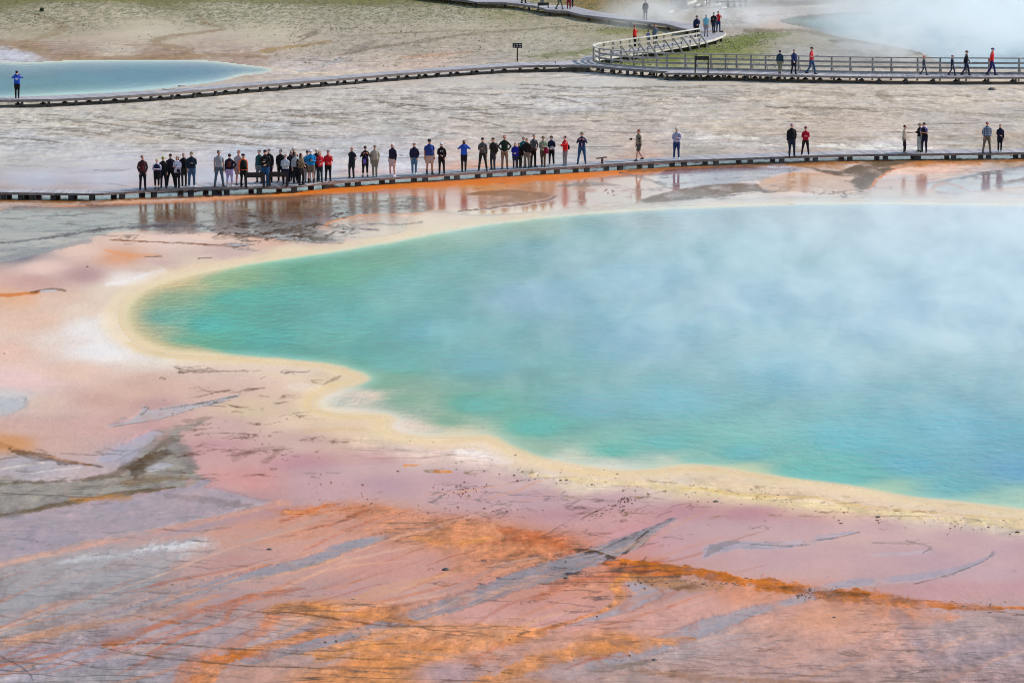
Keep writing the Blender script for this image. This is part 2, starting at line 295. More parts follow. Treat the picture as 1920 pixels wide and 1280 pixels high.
# strokes: (points, rgb, alpha, edge softness, ragged, wet or None, crack or None)
def S(pts, rgb, al=1., so=.35, rg=.35, wet=None, crk=None):
    v = [float(q) for q in pts.split()]
    return ('s', smooth_poly([(v[i], v[i + 1], v[i + 2]) for i in range(0, len(v), 3)], 3, False), rgb, al, so, rg, wet, crk)
def G(pts, rgb, al=1., so=3., rg=3., wet=None, crk=None):
    v = [float(q) for q in pts.split()]
    return ('p', smooth_poly([(v[i], v[i + 1]) for i in range(0, len(v), 2)], 3), rgb, al, so, rg, wet, crk)
SL = (146, 143, 152); OR = (206, 134, 80); RU = (182, 100, 62); DK = (70, 60, 50); BRN = (128, 100, 78); CRM = (230, 212, 176)
LAYERS = [  # slate and lilac strokes carry some mirrored sky in their colour
 # --- far plain
 S('0 0 5 300 2 5 760 4 5 900 4 3', (118, 116, 70), .8, .6, .8), S('1060 4 8 1160 10 16 1240 16 14', (138, 112, 66), .9, .6, .5),
 S('1130 60 4 1200 58 6 1240 66 4', (120, 126, 66), .7, .6, .6),
 S('40 20 2 100 40 3 110 55 4 60 75 4 30 85 5 70 100 4', (150, 134, 112), .75, .5, .6), S('370 30 2 380 45 2 420 55 2 330 68 3 290 82 4 340 92 5 350 100 6', (142, 124, 102), .75, .5, .6),
 S('0 80 6 60 88 8 100 108 5 240 110 5 400 104 4 500 106 3', (150, 128, 104), .75, .5, .5), S('500 95 4 560 88 3 620 78 2', (150, 126, 88), .8, .5, .5),
 S('640 104 1.5 720 88 2.5 860 66 2 1000 56 1.5 1100 50 1.5', (122, 110, 96), .65, .5, .7), S('655 100 2 680 90 4 700 80 3', (128, 118, 110), .6, .5, .8, .2),
 S('640 68 1 800 60 1.5 900 58 1', (128, 118, 98), .6, .5, .8), S('560 70 1.5 590 60 3 560 78 1', (110, 104, 92), .7, .5, .8),
 S('500 128 3 540 134 3 600 140 4 700 134 3', (204, 190, 172), .7, .6, .5), S('560 134 1.5 590 130 2 640 112 2', (164, 168, 176), .4, .5, .6, .9),
 S('760 108 3 880 100 3', (186, 142, 118), .5, .7, .8), S('1000 106 3 1080 102 4 1110 96 3', (104, 120, 58), .6, .6, .8),
 # green turf by the curved railing
 S('1130 122 4 1220 112 8 1300 100 10 1380 86 9 1400 74 6', (112, 124, 66), .85, .5, .6, 0, 0), S('1180 120 5 1260 118 5', (112, 124, 62), .7, .6, .7), S('1370 76 7 1440 66 7 1480 64 3', (112, 124, 68), .85, .5, .6),
 S('1400 58 3 1500 58 4 1560 66 4 1640 84 2', (120, 112, 92), .8, .4, .5), S('1560 76 3 1640 80 4 1700 90 4 1725 100 4', (106, 96, 80), .9, .4, .4), S('1640 92 5 1700 104 4', (138, 130, 118), .6, .6, .6),
 S('1378 36 1.5 1410 32 4 1450 28 2 1500 24 1', (196, 134, 100), .85, .5, .6, .8), S('1300 46 4 1400 46 3', (178, 170, 160), .5, .7, .5), S('1400 10 8 1480 8 8 1560 2 4', (112, 104, 98), .8, .5, .6),
 S('1300 24 3 1500 14 3 1600 12 3', (176, 172, 160), .8, .5, .4),
 # --- middle plain
 S('980 160 1 1080 164 1.5 1240 164 1.2 1400 160 1', (110, 100, 86), .7, .5, 1.2), S('1440 168 2 1520 172 3 1600 178 2', (126, 114, 98), .5, .6, .9), S('1650 172 3 1668 186 5 1680 194 3', (140, 128, 112), .6, .6, .9),
 S('1500 204 2 1700 206 2.4 1920 222 3', (146, 138, 126), .65, .6, .9), S('690 208 1 740 212 1.2', DK, .5, .5, 1), S('850 222 1 900 228 1.2 960 239 1', DK, .6, .5, 1), S('80 250 6 300 262 5', (196, 178, 160), .35, .8, .6),
 S('780 262 3 840 254 4 900 262 3', (206, 206, 206), .5, .7, .6), S('840 300 3 930 292 6 1000 296 3', (210, 204, 198), .6, .7, .5),
 S('1310 262 4 1380 258 6 1420 262 3', (222, 218, 214), .85, .7, .9), S('1280 272 2 1500 274 3 1600 272 2', (212, 208, 202), .6, .7, 1), S('1540 272 3 1640 278 7 1720 280 5 1760 284 2', (224, 222, 218), .85, .6, .8),
 S('1350 252 2 1600 258 3 1900 262 2', (168, 152, 134), .5, .7, .9), S('1280 240 5 1480 246 6', (196, 178, 156), .45, .8, .6), S('1830 250 4 1900 256 5', (174, 146, 118), .5, .7, .6),
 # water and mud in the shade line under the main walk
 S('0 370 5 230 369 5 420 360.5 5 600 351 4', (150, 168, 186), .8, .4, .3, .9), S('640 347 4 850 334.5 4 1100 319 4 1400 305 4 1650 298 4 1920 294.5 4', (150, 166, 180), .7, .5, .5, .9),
 S('0 376 4 120 377 5 230 374 3 400 366 2', (138, 108, 88), .75, .5, .4, .3), S('0 394 3 150 388 4 300 380 4 420 373 4 560 364 4', (226, 176, 148), .8, .5, .4, .6),
 # orange shore under the main walk
 S('400 369 2 500 365 3.5 600 358 5 680 352 5', (216, 158, 122), .8, .6, .8, .2), S('520 363 1.5 600 357.5 3 680 353 6 760 348.5 6.5 900 340 6.5 1040 331.5 6 1180 322 4.5 1300 314 3', (214, 118, 38), .95, .35, .3, .12), S('1180 320 3 1300 314 4.5 1440 309.5 4.5 1600 305 4 1920 300 4', (148, 104, 68), .9, .4, .4, .2),
 G('-10 398 120 388 300 380 460 371 600 364 700 362 770 368 812 384 800 396 740 400 690 398 640 405 606 414 596 424 616 440 640 452 600 456 540 450 470 440 400 434 300 431 220 434 160 448 90 470 20 488 -40 494', (175, 170, 166), .92, 2.2, 2., 1., 1.),
 S('0 410 6 120 404 6 260 396 5', (184, 180, 178), .6, .8, .5, .9), S('250 398 2 400 392 3 560 388 3 700 378 2', (158, 148, 132), .55, .6, 1, .6, 1),
 S('0 456 2.5 100 444 2.5 200 430 3 330 422 3 420 428 3', (96, 94, 96), .75, .5, .9, .6), S('0 486 6 60 474 5 160 452 4', (120, 118, 128), .55, .8, .4, .8), S('500 438 2 560 430 8 590 446 7 620 450 3', (84, 76, 62), .75, .5, .9, .2), S('420 418 3 500 424 6 560 420 4 640 414 2', (92, 84, 72), .6, .6, 1.1, .5), S('545 396 2 600 392 3 690 386 3 770 388 2', (92, 82, 66), .6, .6, 1.1, .6),
 S('600 428 3 640 414 6 700 408 7 760 406 3', (232, 196, 172), .95, .4, .3, .7), S('606 424 1.4 620 416 1.6 680 404 1.6 790 402 1.2', (222, 150, 100), .8, .5, .4), S('690 420 1 740 422 1.2 790 418 1', (92, 80, 68), .7, .5, 1),
 S('1660 0 1 1661 0 1', DK, 0), 
 G('800 366 870 356 960 353 1020 356 1042 364 1036 373 1000 382 940 389 870 396 900 388 960 378 980 370 930 362 860 366', (150, 112, 82), .0, 1.5, 1.5, 0, .6),
 G('862 366 900 359 960 356 1010 359 1030 366 1010 374 960 380 900 384 940 376 950 368', (146, 110, 84), .9, 1.5, 1.5, .1, .6), S('1042 366 1 1020 377 1.2 960 385 1.2 862 396 .8', (92, 62, 44), .85, .4, .8, 0),
 S('1050 348 2 1110 344 4 1160 346 2', (140, 128, 116), .8, .5, .7, .4, .8), S('1080 352 2 1110 356 4', (206, 150, 116), .6, .6, .5),
 G('1250 318 1330 314 1420 314 1500 318 1440 330 1440 338 1380 342 1300 350 1250 348 1232 335', (178, 180, 190), .75, 2., 2., 1., .6), S('1160 322 1.5 1220 336 1.5 1262 352 1.5', (150, 142, 140), .7, .5, .6, .6),
 G('1204 376 1228 366 1290 352 1350 345 1410 345 1450 350 1474 354 1462 360 1400 362 1340 367 1280 374 1230 379', (112, 82, 60), .97, 1.5, 1.5, 0, .4), S('1210 378 1 1300 372 1.2 1400 363 1 1470 358 1', (60, 48, 40), .8, .4, .8), S('1430 353 2 1470 352 2', (178, 186, 196), .8, .4, .5, 1),
 G('1430 334 1480 324 1550 326 1590 340 1594 358 1550 366 1500 362 1440 356 1420 346', (232, 186, 152), .9, 2.5, 1.5, .75, 0), S('1440 340 3 1480 327 2.4 1560 328 3', (232, 168, 120), .6, .8, .4, .8), S('1550 363 1 1600 358 1 1632 352 1', (96, 66, 48), .8, .4, .8),
 G('1566 322 1620 306 1700 303 1790 302 1740 308 1690 314 1662 325 1640 340 1622 357 1600 354 1588 342 1590 334 1560 330 1500 312', (98, 80, 64), .97, 1.5, 1.5, 0, .5), S('1622 356 1.2 1640 340 1.6 1664 324 1.4 1690 314 1', (200, 116, 62), .8, .5, .6), S('1480 312 2 1570 314 4', (176, 132, 96), .6, .6, .6, .3),
 S('1680 314 3 1740 309 5 1830 308 4', (236, 178, 140), .8, .6, .4, .6), G('1730 350 1790 334 1860 322 1940 316 2000 350 1900 352 1840 362 1790 358 1750 356', (172, 174, 184), .85, 2., 2., 1., .8), S('1740 346 1.4 1810 334 2 1920 312 3', (110, 106, 108), .6, .6, 1, .7),
 S('1700 342 2 1760 336 2', (232, 178, 150), .6, .6, .6, .8), S('1745 358 1.2 1770 344 3 1800 350 1.4 1830 361 1 1920 352 1.2', (226, 160, 124), .7, .6, .5, .6), S('1890 342 3 1930 338 5', (128, 100, 80), .85, .5, .5, .1),
 S('1200 384 4 1300 380 4 1500 372 4 1700 372 4 1920 374 5', (228, 214, 206), .6, .8, .3, .6),
 # --- shore ring of the big spring
 S('1000 402 4 880 416 5 760 440 6 640 460 7 500 482 8 380 500 9 300 515 9', (228, 208, 182), .7, .8, .3, .3), 
 S('200 470 2 250 480 3 300 478 1', (226, 156, 104), .5, .8, .4), S('0 555 3 40 552 3 70 548 2', (210, 136, 86), .9, .5, .4), S('60 548 1.5 95 541 1.5 118 544 1.5', (96, 78, 62), .8, .4, .6), S('80 545 2 100 543 1.6', (188, 196, 204), .9, .4, .3, 1),
 S('210 450 1 300 454 1.3 400 459 1.5 440 462 1.5 480 459 1.2', (130, 92, 66), .9, .5, .5), S('420 458.5 2.4 450 458.5 3 474 459 2', (96, 80, 66), .9, .4, .5), S('425 458.5 1.3 450 458.5 1.8 470 459 1', (186, 192, 198), 1, .3, .2, 1), S('274 482 1 298 481 1.2', (90, 60, 44), .9, .4, .7), S('372 485 1.4 392 484 1.4', (92, 70, 56), .8, .4, .7), S('582 456 1 640 456 1', (80, 56, 42), .8, .4, .7), S('660 430 1 700 431 2', (96, 96, 92), .8, .4, .6),
 S('200 600 10 160 640 22 220 665 10 320 676 6', (234, 230, 230), .6, 1., .6, 0, 0), S('200 534 3 250 524 6 300 508 4', (238, 234, 236), .7, .8, .8, 0, 0),
 S('640 706 4 560 712 5 480 698 6', (226, 206, 176), .4, .8, .6), S('606 724 1.2 630 712 1.6 640 706 1', (112, 76, 56), .8, .5, 1.1), S('560 728 8 640 738 6', (234, 224, 216), .5, .8, .6),
 S('560 810 2 680 806 3 780 838 3 900 842 3', (220, 186, 120), .35, .8, .8), S('850 846 5 900 852 9 950 866 4', (236, 226, 226), .7, .7, .7), S('760 874 2 790 873 1', (230, 150, 70), .9, .5, .6), S('820 884 2.6 845 885 1.6', (232, 152, 62), .95, .5, .6),
 S('1000 890 3 1150 905 5 1280 915 6 1420 935 6 1600 955 6 1800 975 7 1930 985 7', (230, 212, 162), .55, .8, .8, 0, .7), S('1290 915 2 1420 930 3 1530 932 2 1620 950 2 1900 975 2', (216, 178, 90), .45, .8, .9),
 # --- left shore details
 S('0 765 16 24 760 10 40 750 4', (176, 184, 196), .9, .7, .3, .9), S('230 786 3 200 797 1', SL, .5),
 G('200 797 233 790 258 778 267 764 279 765 284 770 333 760 383 755 453 741 417 757 367 768 300 787 207 800', (176, 172, 182), .95, 1.5, 1.2, .8, .6), S('266 765 1 278 766 1.2 262 778 1', (90, 74, 62), .7, .4, .9), S('300 768 1 380 757 1.4 450 743 1', (90, 74, 62), .7, .4, .9), S('210 799 1 300 786 1.3 370 767 1', (96, 80, 68), .6, .4, .9),
 S('346 701 2 380 698 1.6 430 699 1.2 466 697 .8', (88, 68, 56), .8, .4, 1.3), S('360 748 1 420 736 1.3 440 733 .8', (100, 82, 70), .7, .4, 1.2), S('470 732 1.6 500 729 1', (90, 70, 58), .8, .4, 1),
 S('360 790 3 400 783 3 380 792 2', (120, 100, 86), .4, .5, 1.1), S('440 862 3 470 846 4 520 840 3 500 868 4', (132, 104, 92), .4, .5, 1.2), S('415 812 1.5 480 815 2', (96, 74, 62), .7, .4, 1.2),
 G('290 812 330 802 372 794 398 784 366 800 340 812 338 836 356 868 388 902 378 910 300 918 200 932 90 954 -20 978 -20 900 80 900 180 892 240 868 262 846 272 826', (150, 148, 142), .95, 4, 7., .35, 1.),
 S('-10 970 3 100 948 4 220 926 4 330 913 2', (104, 90, 66), .75, .5, .8), S('-10 905 3 100 902 3 190 894 4 260 868 5 300 840 4 320 824 5', (104, 94, 78), .7, .5, .8), S('240 905 5 300 898 5 350 895 3', (132, 108, 68), .6, .6, .8), S('250 876 9 282 862 8 310 846 5', (82, 72, 60), .7, .5, .7), S('290 878 5 310 872 6', (176, 178, 188), .9, .4, .3, .9),
 S('330 832 6 350 856 6 365 880 4', (132, 128, 128), .6, .6, .6), S('200 858 6 240 838 7 290 812 5', (172, 170, 188), .9, .6, .3, .9), S('388 902 4 360 914 4 300 925 3', (150, 146, 162), .9, .6, .3, .9),
 S('0 832 4 40 846 4 90 856 3 170 872 2', (176, 122, 76), .7, .5, .9), S('20 842 3 90 862 4 190 874 2', (84, 70, 58), .65, .5, 1), S('0 880 1.5 80 868 1.5', (222, 206, 204), .7, .6, .5), S('60 886 1.5 150 876 1.5', (214, 206, 208), .7, .6, .5),
 G('-20 978 100 958 240 936 380 912 480 935 500 946 420 966 300 992 180 1014 60 1038 -20 1052', (166, 153, 164), .8, 4., 3., .8, 1.), S('150 936 6 210 932 5 235 932 4', (190, 140, 88), .75, .6, .8), S('320 928 3 400 938 5 470 948 5', (120, 100, 96), .55, .7, 1),
 # --- foreground
 S('-10 1058 6 100 1034 6 220 1008 6 340 985 5 440 964 4 520 944 6', (222, 168, 144), .6, .7, .4, 0, .1), S('240 1018 5 320 1010 6 440 990 6 600 968 10', (206, 156, 140), .6, .8, .5),
 G('-20 1072 120 1050 260 1020 380 1012 330 1042 300 1090 200 1140 80 1170 -20 1190', (156, 152, 156), .8, 9., 5., .7, .8), S('160 1046 5 250 1036 9 320 1028 12 385 1020 7', (204, 204, 210), .55, 1.4, 1.3, 0, .6), S('240 1034 2 300 1026 4 380 1019 3', (222, 222, 226), .6, 1., 1.3, 0, .6), S('120 1052 4 240 1038 4', (196, 200, 206), .6, .8, .9),
 S('820 988 2 740 1000 4 660 1022 7 580 1050 8 480 1078 9 400 1094 9 300 1128 8 200 1158 6', (146, 144, 154), .95, .5, .35, .75, .6), S('810 989 1.2 760 993 1 700 1002 1.6', (84, 84, 84), .6, .5, 1), S('640 1045 3 540 1075 4 420 1098 3', (222, 170, 132), .45, .8, .6),
 S('500 1020 8 620 1000 10 760 1000 6', (204, 146, 122), .5, .8, .8), S('540 962 6 640 955 12 760 968 10 860 985 6', (208, 142, 108), .5, .7, .9, 0), S('500 958 3 560 962 4 620 948 3', (206, 128, 62), .6, .7, .9), S('520 980 2 590 955 2 640 942 1', (180, 96, 60), .5, .6, .9),
 G('720 985 860 972 960 985 1030 1010 1068 1030 1030 1046 960 1080 860 1080 820 1040 740 1020', (204, 140, 106), .6, 12., 7., 0, .6), S('940 996 8 1010 1010 10 1060 1032 5', (184, 104, 66), .75, .6, .7, 0), S('900 1020 3 1000 1008 3', (176, 92, 56), .5, .7, .9), S('780 1010 5 850 1020 6 920 1008 5', (218, 150, 82), .55, .8, .9), S('1020 1048 2 960 1082 2.4 890 1108 2 800 1142 2', (226, 152, 84), .8, .6, .6),
 S('1262 972 2 1228 988 4 1190 1010 9 1140 1032 13 1070 1052 14 1010 1072 14 940 1098 12 860 1128 12 800 1146 12 730 1168 9 650 1190 9 560 1215 8 460 1240 6', (138, 134, 144), .95, .35, .3, .75, .9),
 S('1070 1030 2 1110 1034 4 1150 1045 3.5', (70, 62, 52), .9, .5, .8, 0), S('1256 973 1.2 1220 990 1.4 1186 1022 1.4 1166 1038 2', (72, 66, 66), .8, .4, .9), S('1120 1030 1 1170 1008 1 1215 990 1', (90, 84, 88), .7, .4, 1.3),
 S('1140 1056 5 1190 1064 9 1260 1076 6', (192, 108, 58), .9, .5, .7, 0), S('1000 1124 4 1080 1090 8 1150 1080 10', (192, 116, 84), .55, .8, .8), S('1165 1052 2 1170 1058 3', (88, 56, 36), .8, .5, .8),
 S('1180 1076 4 1160 1088 3 1152 1102 3 1162 1118 3 1130 1146 3 1050 1172 4 960 1192 5', (226, 150, 84), .75, .6, .5), S('1190 1096 8 1216 1114 8 1170 1138 7 1110 1158 4 1060 1172 2', (158, 148, 158), .9, .5, .3, .6, .2),
 S('1160 1050 3 1270 1068 6 1400 1092 10 1500 1108 12 1620 1122 12 1740 1134 9 1850 1140 5 1960 1142 3', (190, 110, 44), .95, .4, .6, 0, .6), S('1190 1086 5 1280 1098 8 1340 1104 6', (176, 134, 98), .7, .7, .9), S('1270 1106 3 1300 1100 3', (112, 92, 70), .7, .6, 1), S('1470 1104 3 1540 1112 5 1620 1118 3', (96, 64, 36), .75, .6, .8), S('1560 1130 8 1700 1150 14 1780 1160 8', (212, 140, 100), .6, .8, .6),
 S('1860 1034 1.4 1848 1046 2 1800 1066 5 1730 1080 7 1660 1088 7 1590 1094 7 1520 1106 5', (166, 158, 170), .95, .5, .3, .8, 0), S('1858 1036 1 1846 1050 1 1790 1074 1.2 1710 1096 1', (96, 78, 72), .7, .4, 1.1), S('1510 1120 8 1470 1132 7 1400 1150 9 1340 1170 12 1280 1192 14 1200 1222 14 1120 1246 8', (150, 146, 156), .85, .5, .35, .7, .5),
 S('1324 1046 2 1346 1028 7 1390 1022 7 1470 1022 7 1540 1008 5 1600 998 2', (174, 166, 178), .95, .5, .3, .85, 0), S('1326 1044 1.2 1350 1024 3 1380 1016 2', (110, 100, 98), .45, .5, 1), S('1410 1020 .8 1480 1024 1.4 1500 1022 3', (76, 66, 62), .8, .4, 1), S('1500 1016 1 1570 1008 1 1612 998 .8', (84, 72, 68), .7, .4, 1), S('1640 1040 3 1700 1038 4 1740 1034 3', (182, 174, 186), .6, .7, .4, .8), S('1700 1014 1 1740 1026 1 1730 1038 .8', (104, 84, 78), .6, .4, 1.2), S('1640 1018 1.2 1720 1020 1.2', (92, 66, 56), .4, .4, 1.4),
 S('1580 1010 4 1680 1004 5', (206, 164, 160), .5, .8, .5),
 # rust and orange runs, bottom left
 S('560 1106 3 470 1120 4 400 1140 5 330 1162 5 250 1192 6 180 1210 5 90 1232 3 -10 1250 3', (188, 116, 86), .8, .6, .6, 0, .3), S('540 1112 2 450 1134 2 425 1152 3 412 1172 2.4 340 1196 2 275 1228 1.4', (194, 122, 92), .7, .6, .6), S('-10 1212 7 80 1192 7 180 1172 6 300 1150 5 400 1120 4', (206, 148, 110), .65, .8, .8), S('240 1200 4 200 1214 5', (196, 110, 46), .8, .6, .8), S('280 1165 3 330 1170 3', (150, 92, 50), .7, .6, .9),
 S('498 1150 5 560 1138 8 640 1152 7 720 1158 6 780 1168 4', (208, 138, 82), .8, .7, .8, 0), S('490 1150 1.2 560 1152 1.6 640 1164 1.6 720 1172 2 820 1176 2 900 1170 1', (110, 72, 38), .75, .5, .8), S('505 1156 6 500 1180 7 450 1204 7 390 1226 7 360 1250 8 340 1285 9', (202, 128, 88), .7, .8, .6, 0), S('650 1172 6 580 1192 6 510 1212 7 440 1228 8 400 1250 9 370 1290 10', (208, 132, 76), .8, .6, .6, 0), S('400 1236 8 470 1228 6', (200, 112, 46), .8, .6, .9),
 S('60 1204 1 160 1212 1.4 300 1208 1 400 1216 1.6 520 1224 1.6 640 1236 1.4 760 1240 1', (92, 74, 54), .75, .5, .8), S('190 1218 1 280 1232 1.6 380 1242 1.6 460 1250 1.2 580 1256 1.4 680 1262 1', (92, 74, 54), .75, .5, .8), S('120 1196 .8 180 1206 1 150 1190 .8', (84, 76, 74), .7, .5, .9), S('0 1230 .7 40 1252 .8 60 1275 .7', (70, 64, 72), .7, .4, .9), S('130 1240 .7 170 1252 .8', (70, 64, 72), .6, .4, .9),
 S('900 1172 3 1020 1186 5 960 1198 9 860 1216 11 770 1240 12 690 1262 16 600 1290 18', (210, 142, 92), .75, .7, .6, 0, .4), S('640 1180 8 760 1186 8 880 1176 6', (220, 156, 116), .7, .8, .7), S('600 1230 10 680 1214 10 740 1206 6', (216, 144, 80), .7, .8, .8), S('760 1224 4 880 1232 4', (160, 132, 118), .5, .8, .9),
 S('900 1285 10 960 1262 12 1010 1238 14 1070 1222 14 1150 1212 14 1240 1204 10 1300 1198 4', (210, 140, 84), .8, .6, .6, 0, .4), S('1000 1202 3 1100 1196 5 1180 1206 4', (150, 116, 104), .6, .7, .9), S('1090 1236 2 1180 1228 2', (182, 104, 72), .6, .7, .8), S('920 1258 1.6 960 1262 2', (112, 86, 50), .7, .5, .8), S('890 1240 8 920 1230 8', (200, 128, 88), .6, .8, .8),
 S('1110 1256 4 1150 1252 7 1230 1238 3', (116, 110, 106), .6, .6, .8), S('1210 1260 4 1290 1268 5 1400 1276 4 1600 1282 3', (156, 112, 78), .6, .7, .9), S('1680 1150 6 1720 1200 8 1760 1236 10 1860 1220 14 1920 1190 8', (154, 144, 154), .6, .9, .6, .4, 1), S('1850 1150 6 1930 1180 8', (160, 146, 152), .5, .8, .6, .3, 1),
]
def hairlines(n, box, lmin, lmax, slope, rgb, w0=.75, w1=1.3, al=.7, seed=5, wob=1.2):
    rn = random.Random(seed); out = []
    for _ in range(n):
        x, y = rn.uniform(box[0], box[2]), rn.uniform(box[1], box[3]); L_ = rn.uniform(lmin, lmax) * rn.choice((.4, .7, 1, 1, 1.8)); k = max(3, int(L_ / 16)); s_ = rn.gauss(slope, .035); pts = []; yy = y
        for i in range(k + 1):
            yy += s_ * L_ / k + rn.gauss(0, wob); pts.append((x + L_ * i / k, yy, rn.uniform(w0, w1) * (.55 if i in (0, k) else 1)))
        out.append(('s', pts, rgb, al * rn.uniform(.5, 1), .5, .8, None, None))
        if rn.random() < .35:
            for q in range(rn.randrange(2, 5)):
                p_ = rn.choice(pts); out.append(('s', [(p_[0], p_[1], w0 * .8), (p_[0] + rn.uniform(-18, 26), p_[1] + rn.uniform(-5, 5), w0 * .8), (p_[0] + rn.uniform(10, 50), p_[1] + rn.uniform(-5, 6), w0 * .6)], rgb, al * .7, .5, .8, None, None))
    return out
LAYERS += hairlines(46, (-80, 205, 620, 262), 40, 150, .06, (112, 102, 90), seed=1) + hairlines(70, (-300, 160, 2200, 240), 30, 160, .03, (124, 114, 102), seed=2) + hairlines(60, (480, 165, 1500, 250), 30, 140, .04, (112, 102, 92), seed=3) + hairlines(50, (-300, 250, 2200, 345), 20, 90, .0, (136, 128, 122), al=.5, seed=4) + hairlines(14, (1200, 250, 1900, 280), 40, 120, 0, (150, 136, 120), al=.6, seed=14)
LAYERS += hairlines(90, (-100, 1130, 760, 1290), 30, 120, .09, (110, 96, 92), seed=6, al=.6, wob=1.6) + hairlines(80, (760, 1140, 2050, 1290), 25, 110, .03, (112, 88, 80), seed=7, al=.6, wob=1.6) + hairlines(60, (1550, 1140, 2050, 1290), 30, 110, .06, (112, 100, 98), seed=8, al=.55, wob=1.6)
LAYERS += hairlines(60, (-50, 985, 560, 1130), 15, 60, .05, (112, 104, 108), seed=9, al=.6) + hairlines(40, (880, 1030, 1180, 1130), 15, 60, .03, (76, 72, 78), seed=10, al=.7) + hairlines(36, (-30, 380, 560, 470), 20, 90, -.03, (108, 104, 104), seed=11, al=.6) + hairlines(30, (-40, 840, 380, 950), 20, 80, .0, (100, 92, 80), seed=12, al=.6)
LAYERS += hairlines(70, (400, 398, 640, 450), 10, 50, -.05, (78, 70, 60), seed=21, al=.75, wob=2.2) + hairlines(36, (560, 370, 800, 400), 10, 50, -.04, (100, 84, 70), seed=22, al=.6, wob=1.6) + hairlines(40, (-50, 392, 420, 432), 14, 70, -.03, (112, 108, 106), seed=23, al=.65, wob=1.4) + hairlines(30, (840, 340, 1260, 392), 10, 60, -.03, (150, 104, 76), seed=24, al=.5) + hairlines(34, (330, 690, 560, 860), 10, 34, -.1, (100, 76, 66), seed=25, al=.7, wob=2.) + hairlines(30, (1000, 940, 1250, 1060), 10, 34, -.35, (100, 78, 76), seed=26, al=.6, wob=2.) + hairlines(40, (780, 905, 960, 995), 8, 30, -.1, (104, 86, 88), seed=27, al=.65, wob=2.)
LAYERS += hairlines(40, (640, 920, 1900, 1100), 6, 22, -.05, (120, 88, 80), seed=13, al=.6, wob=2.) + hairlines(30, (300, 690, 620, 900), 8, 30, -.05, (112, 84, 72), seed=15, al=.7, wob=1.5) + hairlines(60, (780, 880, 1920, 985), 5, 18, .06, (140, 112, 80), seed=16, al=.6) + hairlines(26, (1180, 325, 1920, 372), 10, 40, 0, (120, 100, 88), seed=17, al=.6)
def flowlines(n, box, seed, cols, lmin=80, lmax=420, w=(1., 3.6), al=(.2, .55), slope=-.30):
    rn = random.Random(seed); out = []
    for _ in range(n):
        x, y = rn.uniform(box[0], box[2]), rn.uniform(box[1], box[3]); L_ = rn.uniform(lmin, lmax); k = max(4, int(L_ / 40)); s_ = slope + rn.gauss(0, .07); cv = rn.gauss(0, .10); pts = []; yy = y; wm = rn.uniform(*w)
        for i in range(k + 1):
            t = i / k; yy += (s_ + cv * math.sin(t * 5 + seed)) * L_ / k + rn.gauss(0, 1.5); pts.append((x + L_ * t, yy, max(.7, wm * math.sin(math.pi * min(.96, t + .04)) ** .6)))
        out.append(('s', smooth_poly(pts, 2, False), rn.choice(cols), rn.uniform(*al), .8, .7, None, None))
    return out
FC = [(190, 112, 78), (206, 132, 84), (146, 140, 148), (214, 160, 126), (176, 100, 70), (160, 150, 158), (222, 178, 156), (198, 122, 86)]
_i0 = [i for i, l in enumerate(LAYERS) if l[0] == 's' and l[2] == (190, 110, 44)][0]
LAYERS[_i0:_i0] = flowlines(80, (-250, 1120, 900, 1330), 31, FC) + flowlines(60, (500, 1040, 1250, 1300), 32, FC[:2] + FC[3:5] + FC[6:], lmax=300) + flowlines(40, (1150, 1150, 1900, 1330), 33, FC[2:4] + FC[5:7] + [(206, 140, 110)], lmax=300, al=(.15, .4)) + flowlines(24, (-250, 1000, 500, 1130), 34, [(160, 152, 156), (190, 160, 152), (176, 168, 170)], al=(.15, .4), slope=-.2) + flowlines(26, (500, 930, 1000, 1060), 35, [(184, 104, 70), (214, 150, 110), (196, 124, 96)], lmin=40, lmax=160, w=(.8, 2.2), slope=-.2)
WETZONES = [  # x0,y0,x1,y1 soft box, wet
 (560, 330, 1300, 400, .95), (-50, 385, 760, 440, .8), (1100, 318, 1300, 380, .9), (1600, 330, 2000, 374, .85), (1300, 360, 1700, 378, .7), (-50, 440, 260, 560, .2), (500, 862, 1300, 960, .5), (1200, 960, 2000, 1100, .45), (300, 730, 700, 900, .3), (0, 930, 480, 1050, .4), (140, 320, 800, 345, .35), (-100, 300, 400, 350, .3)]

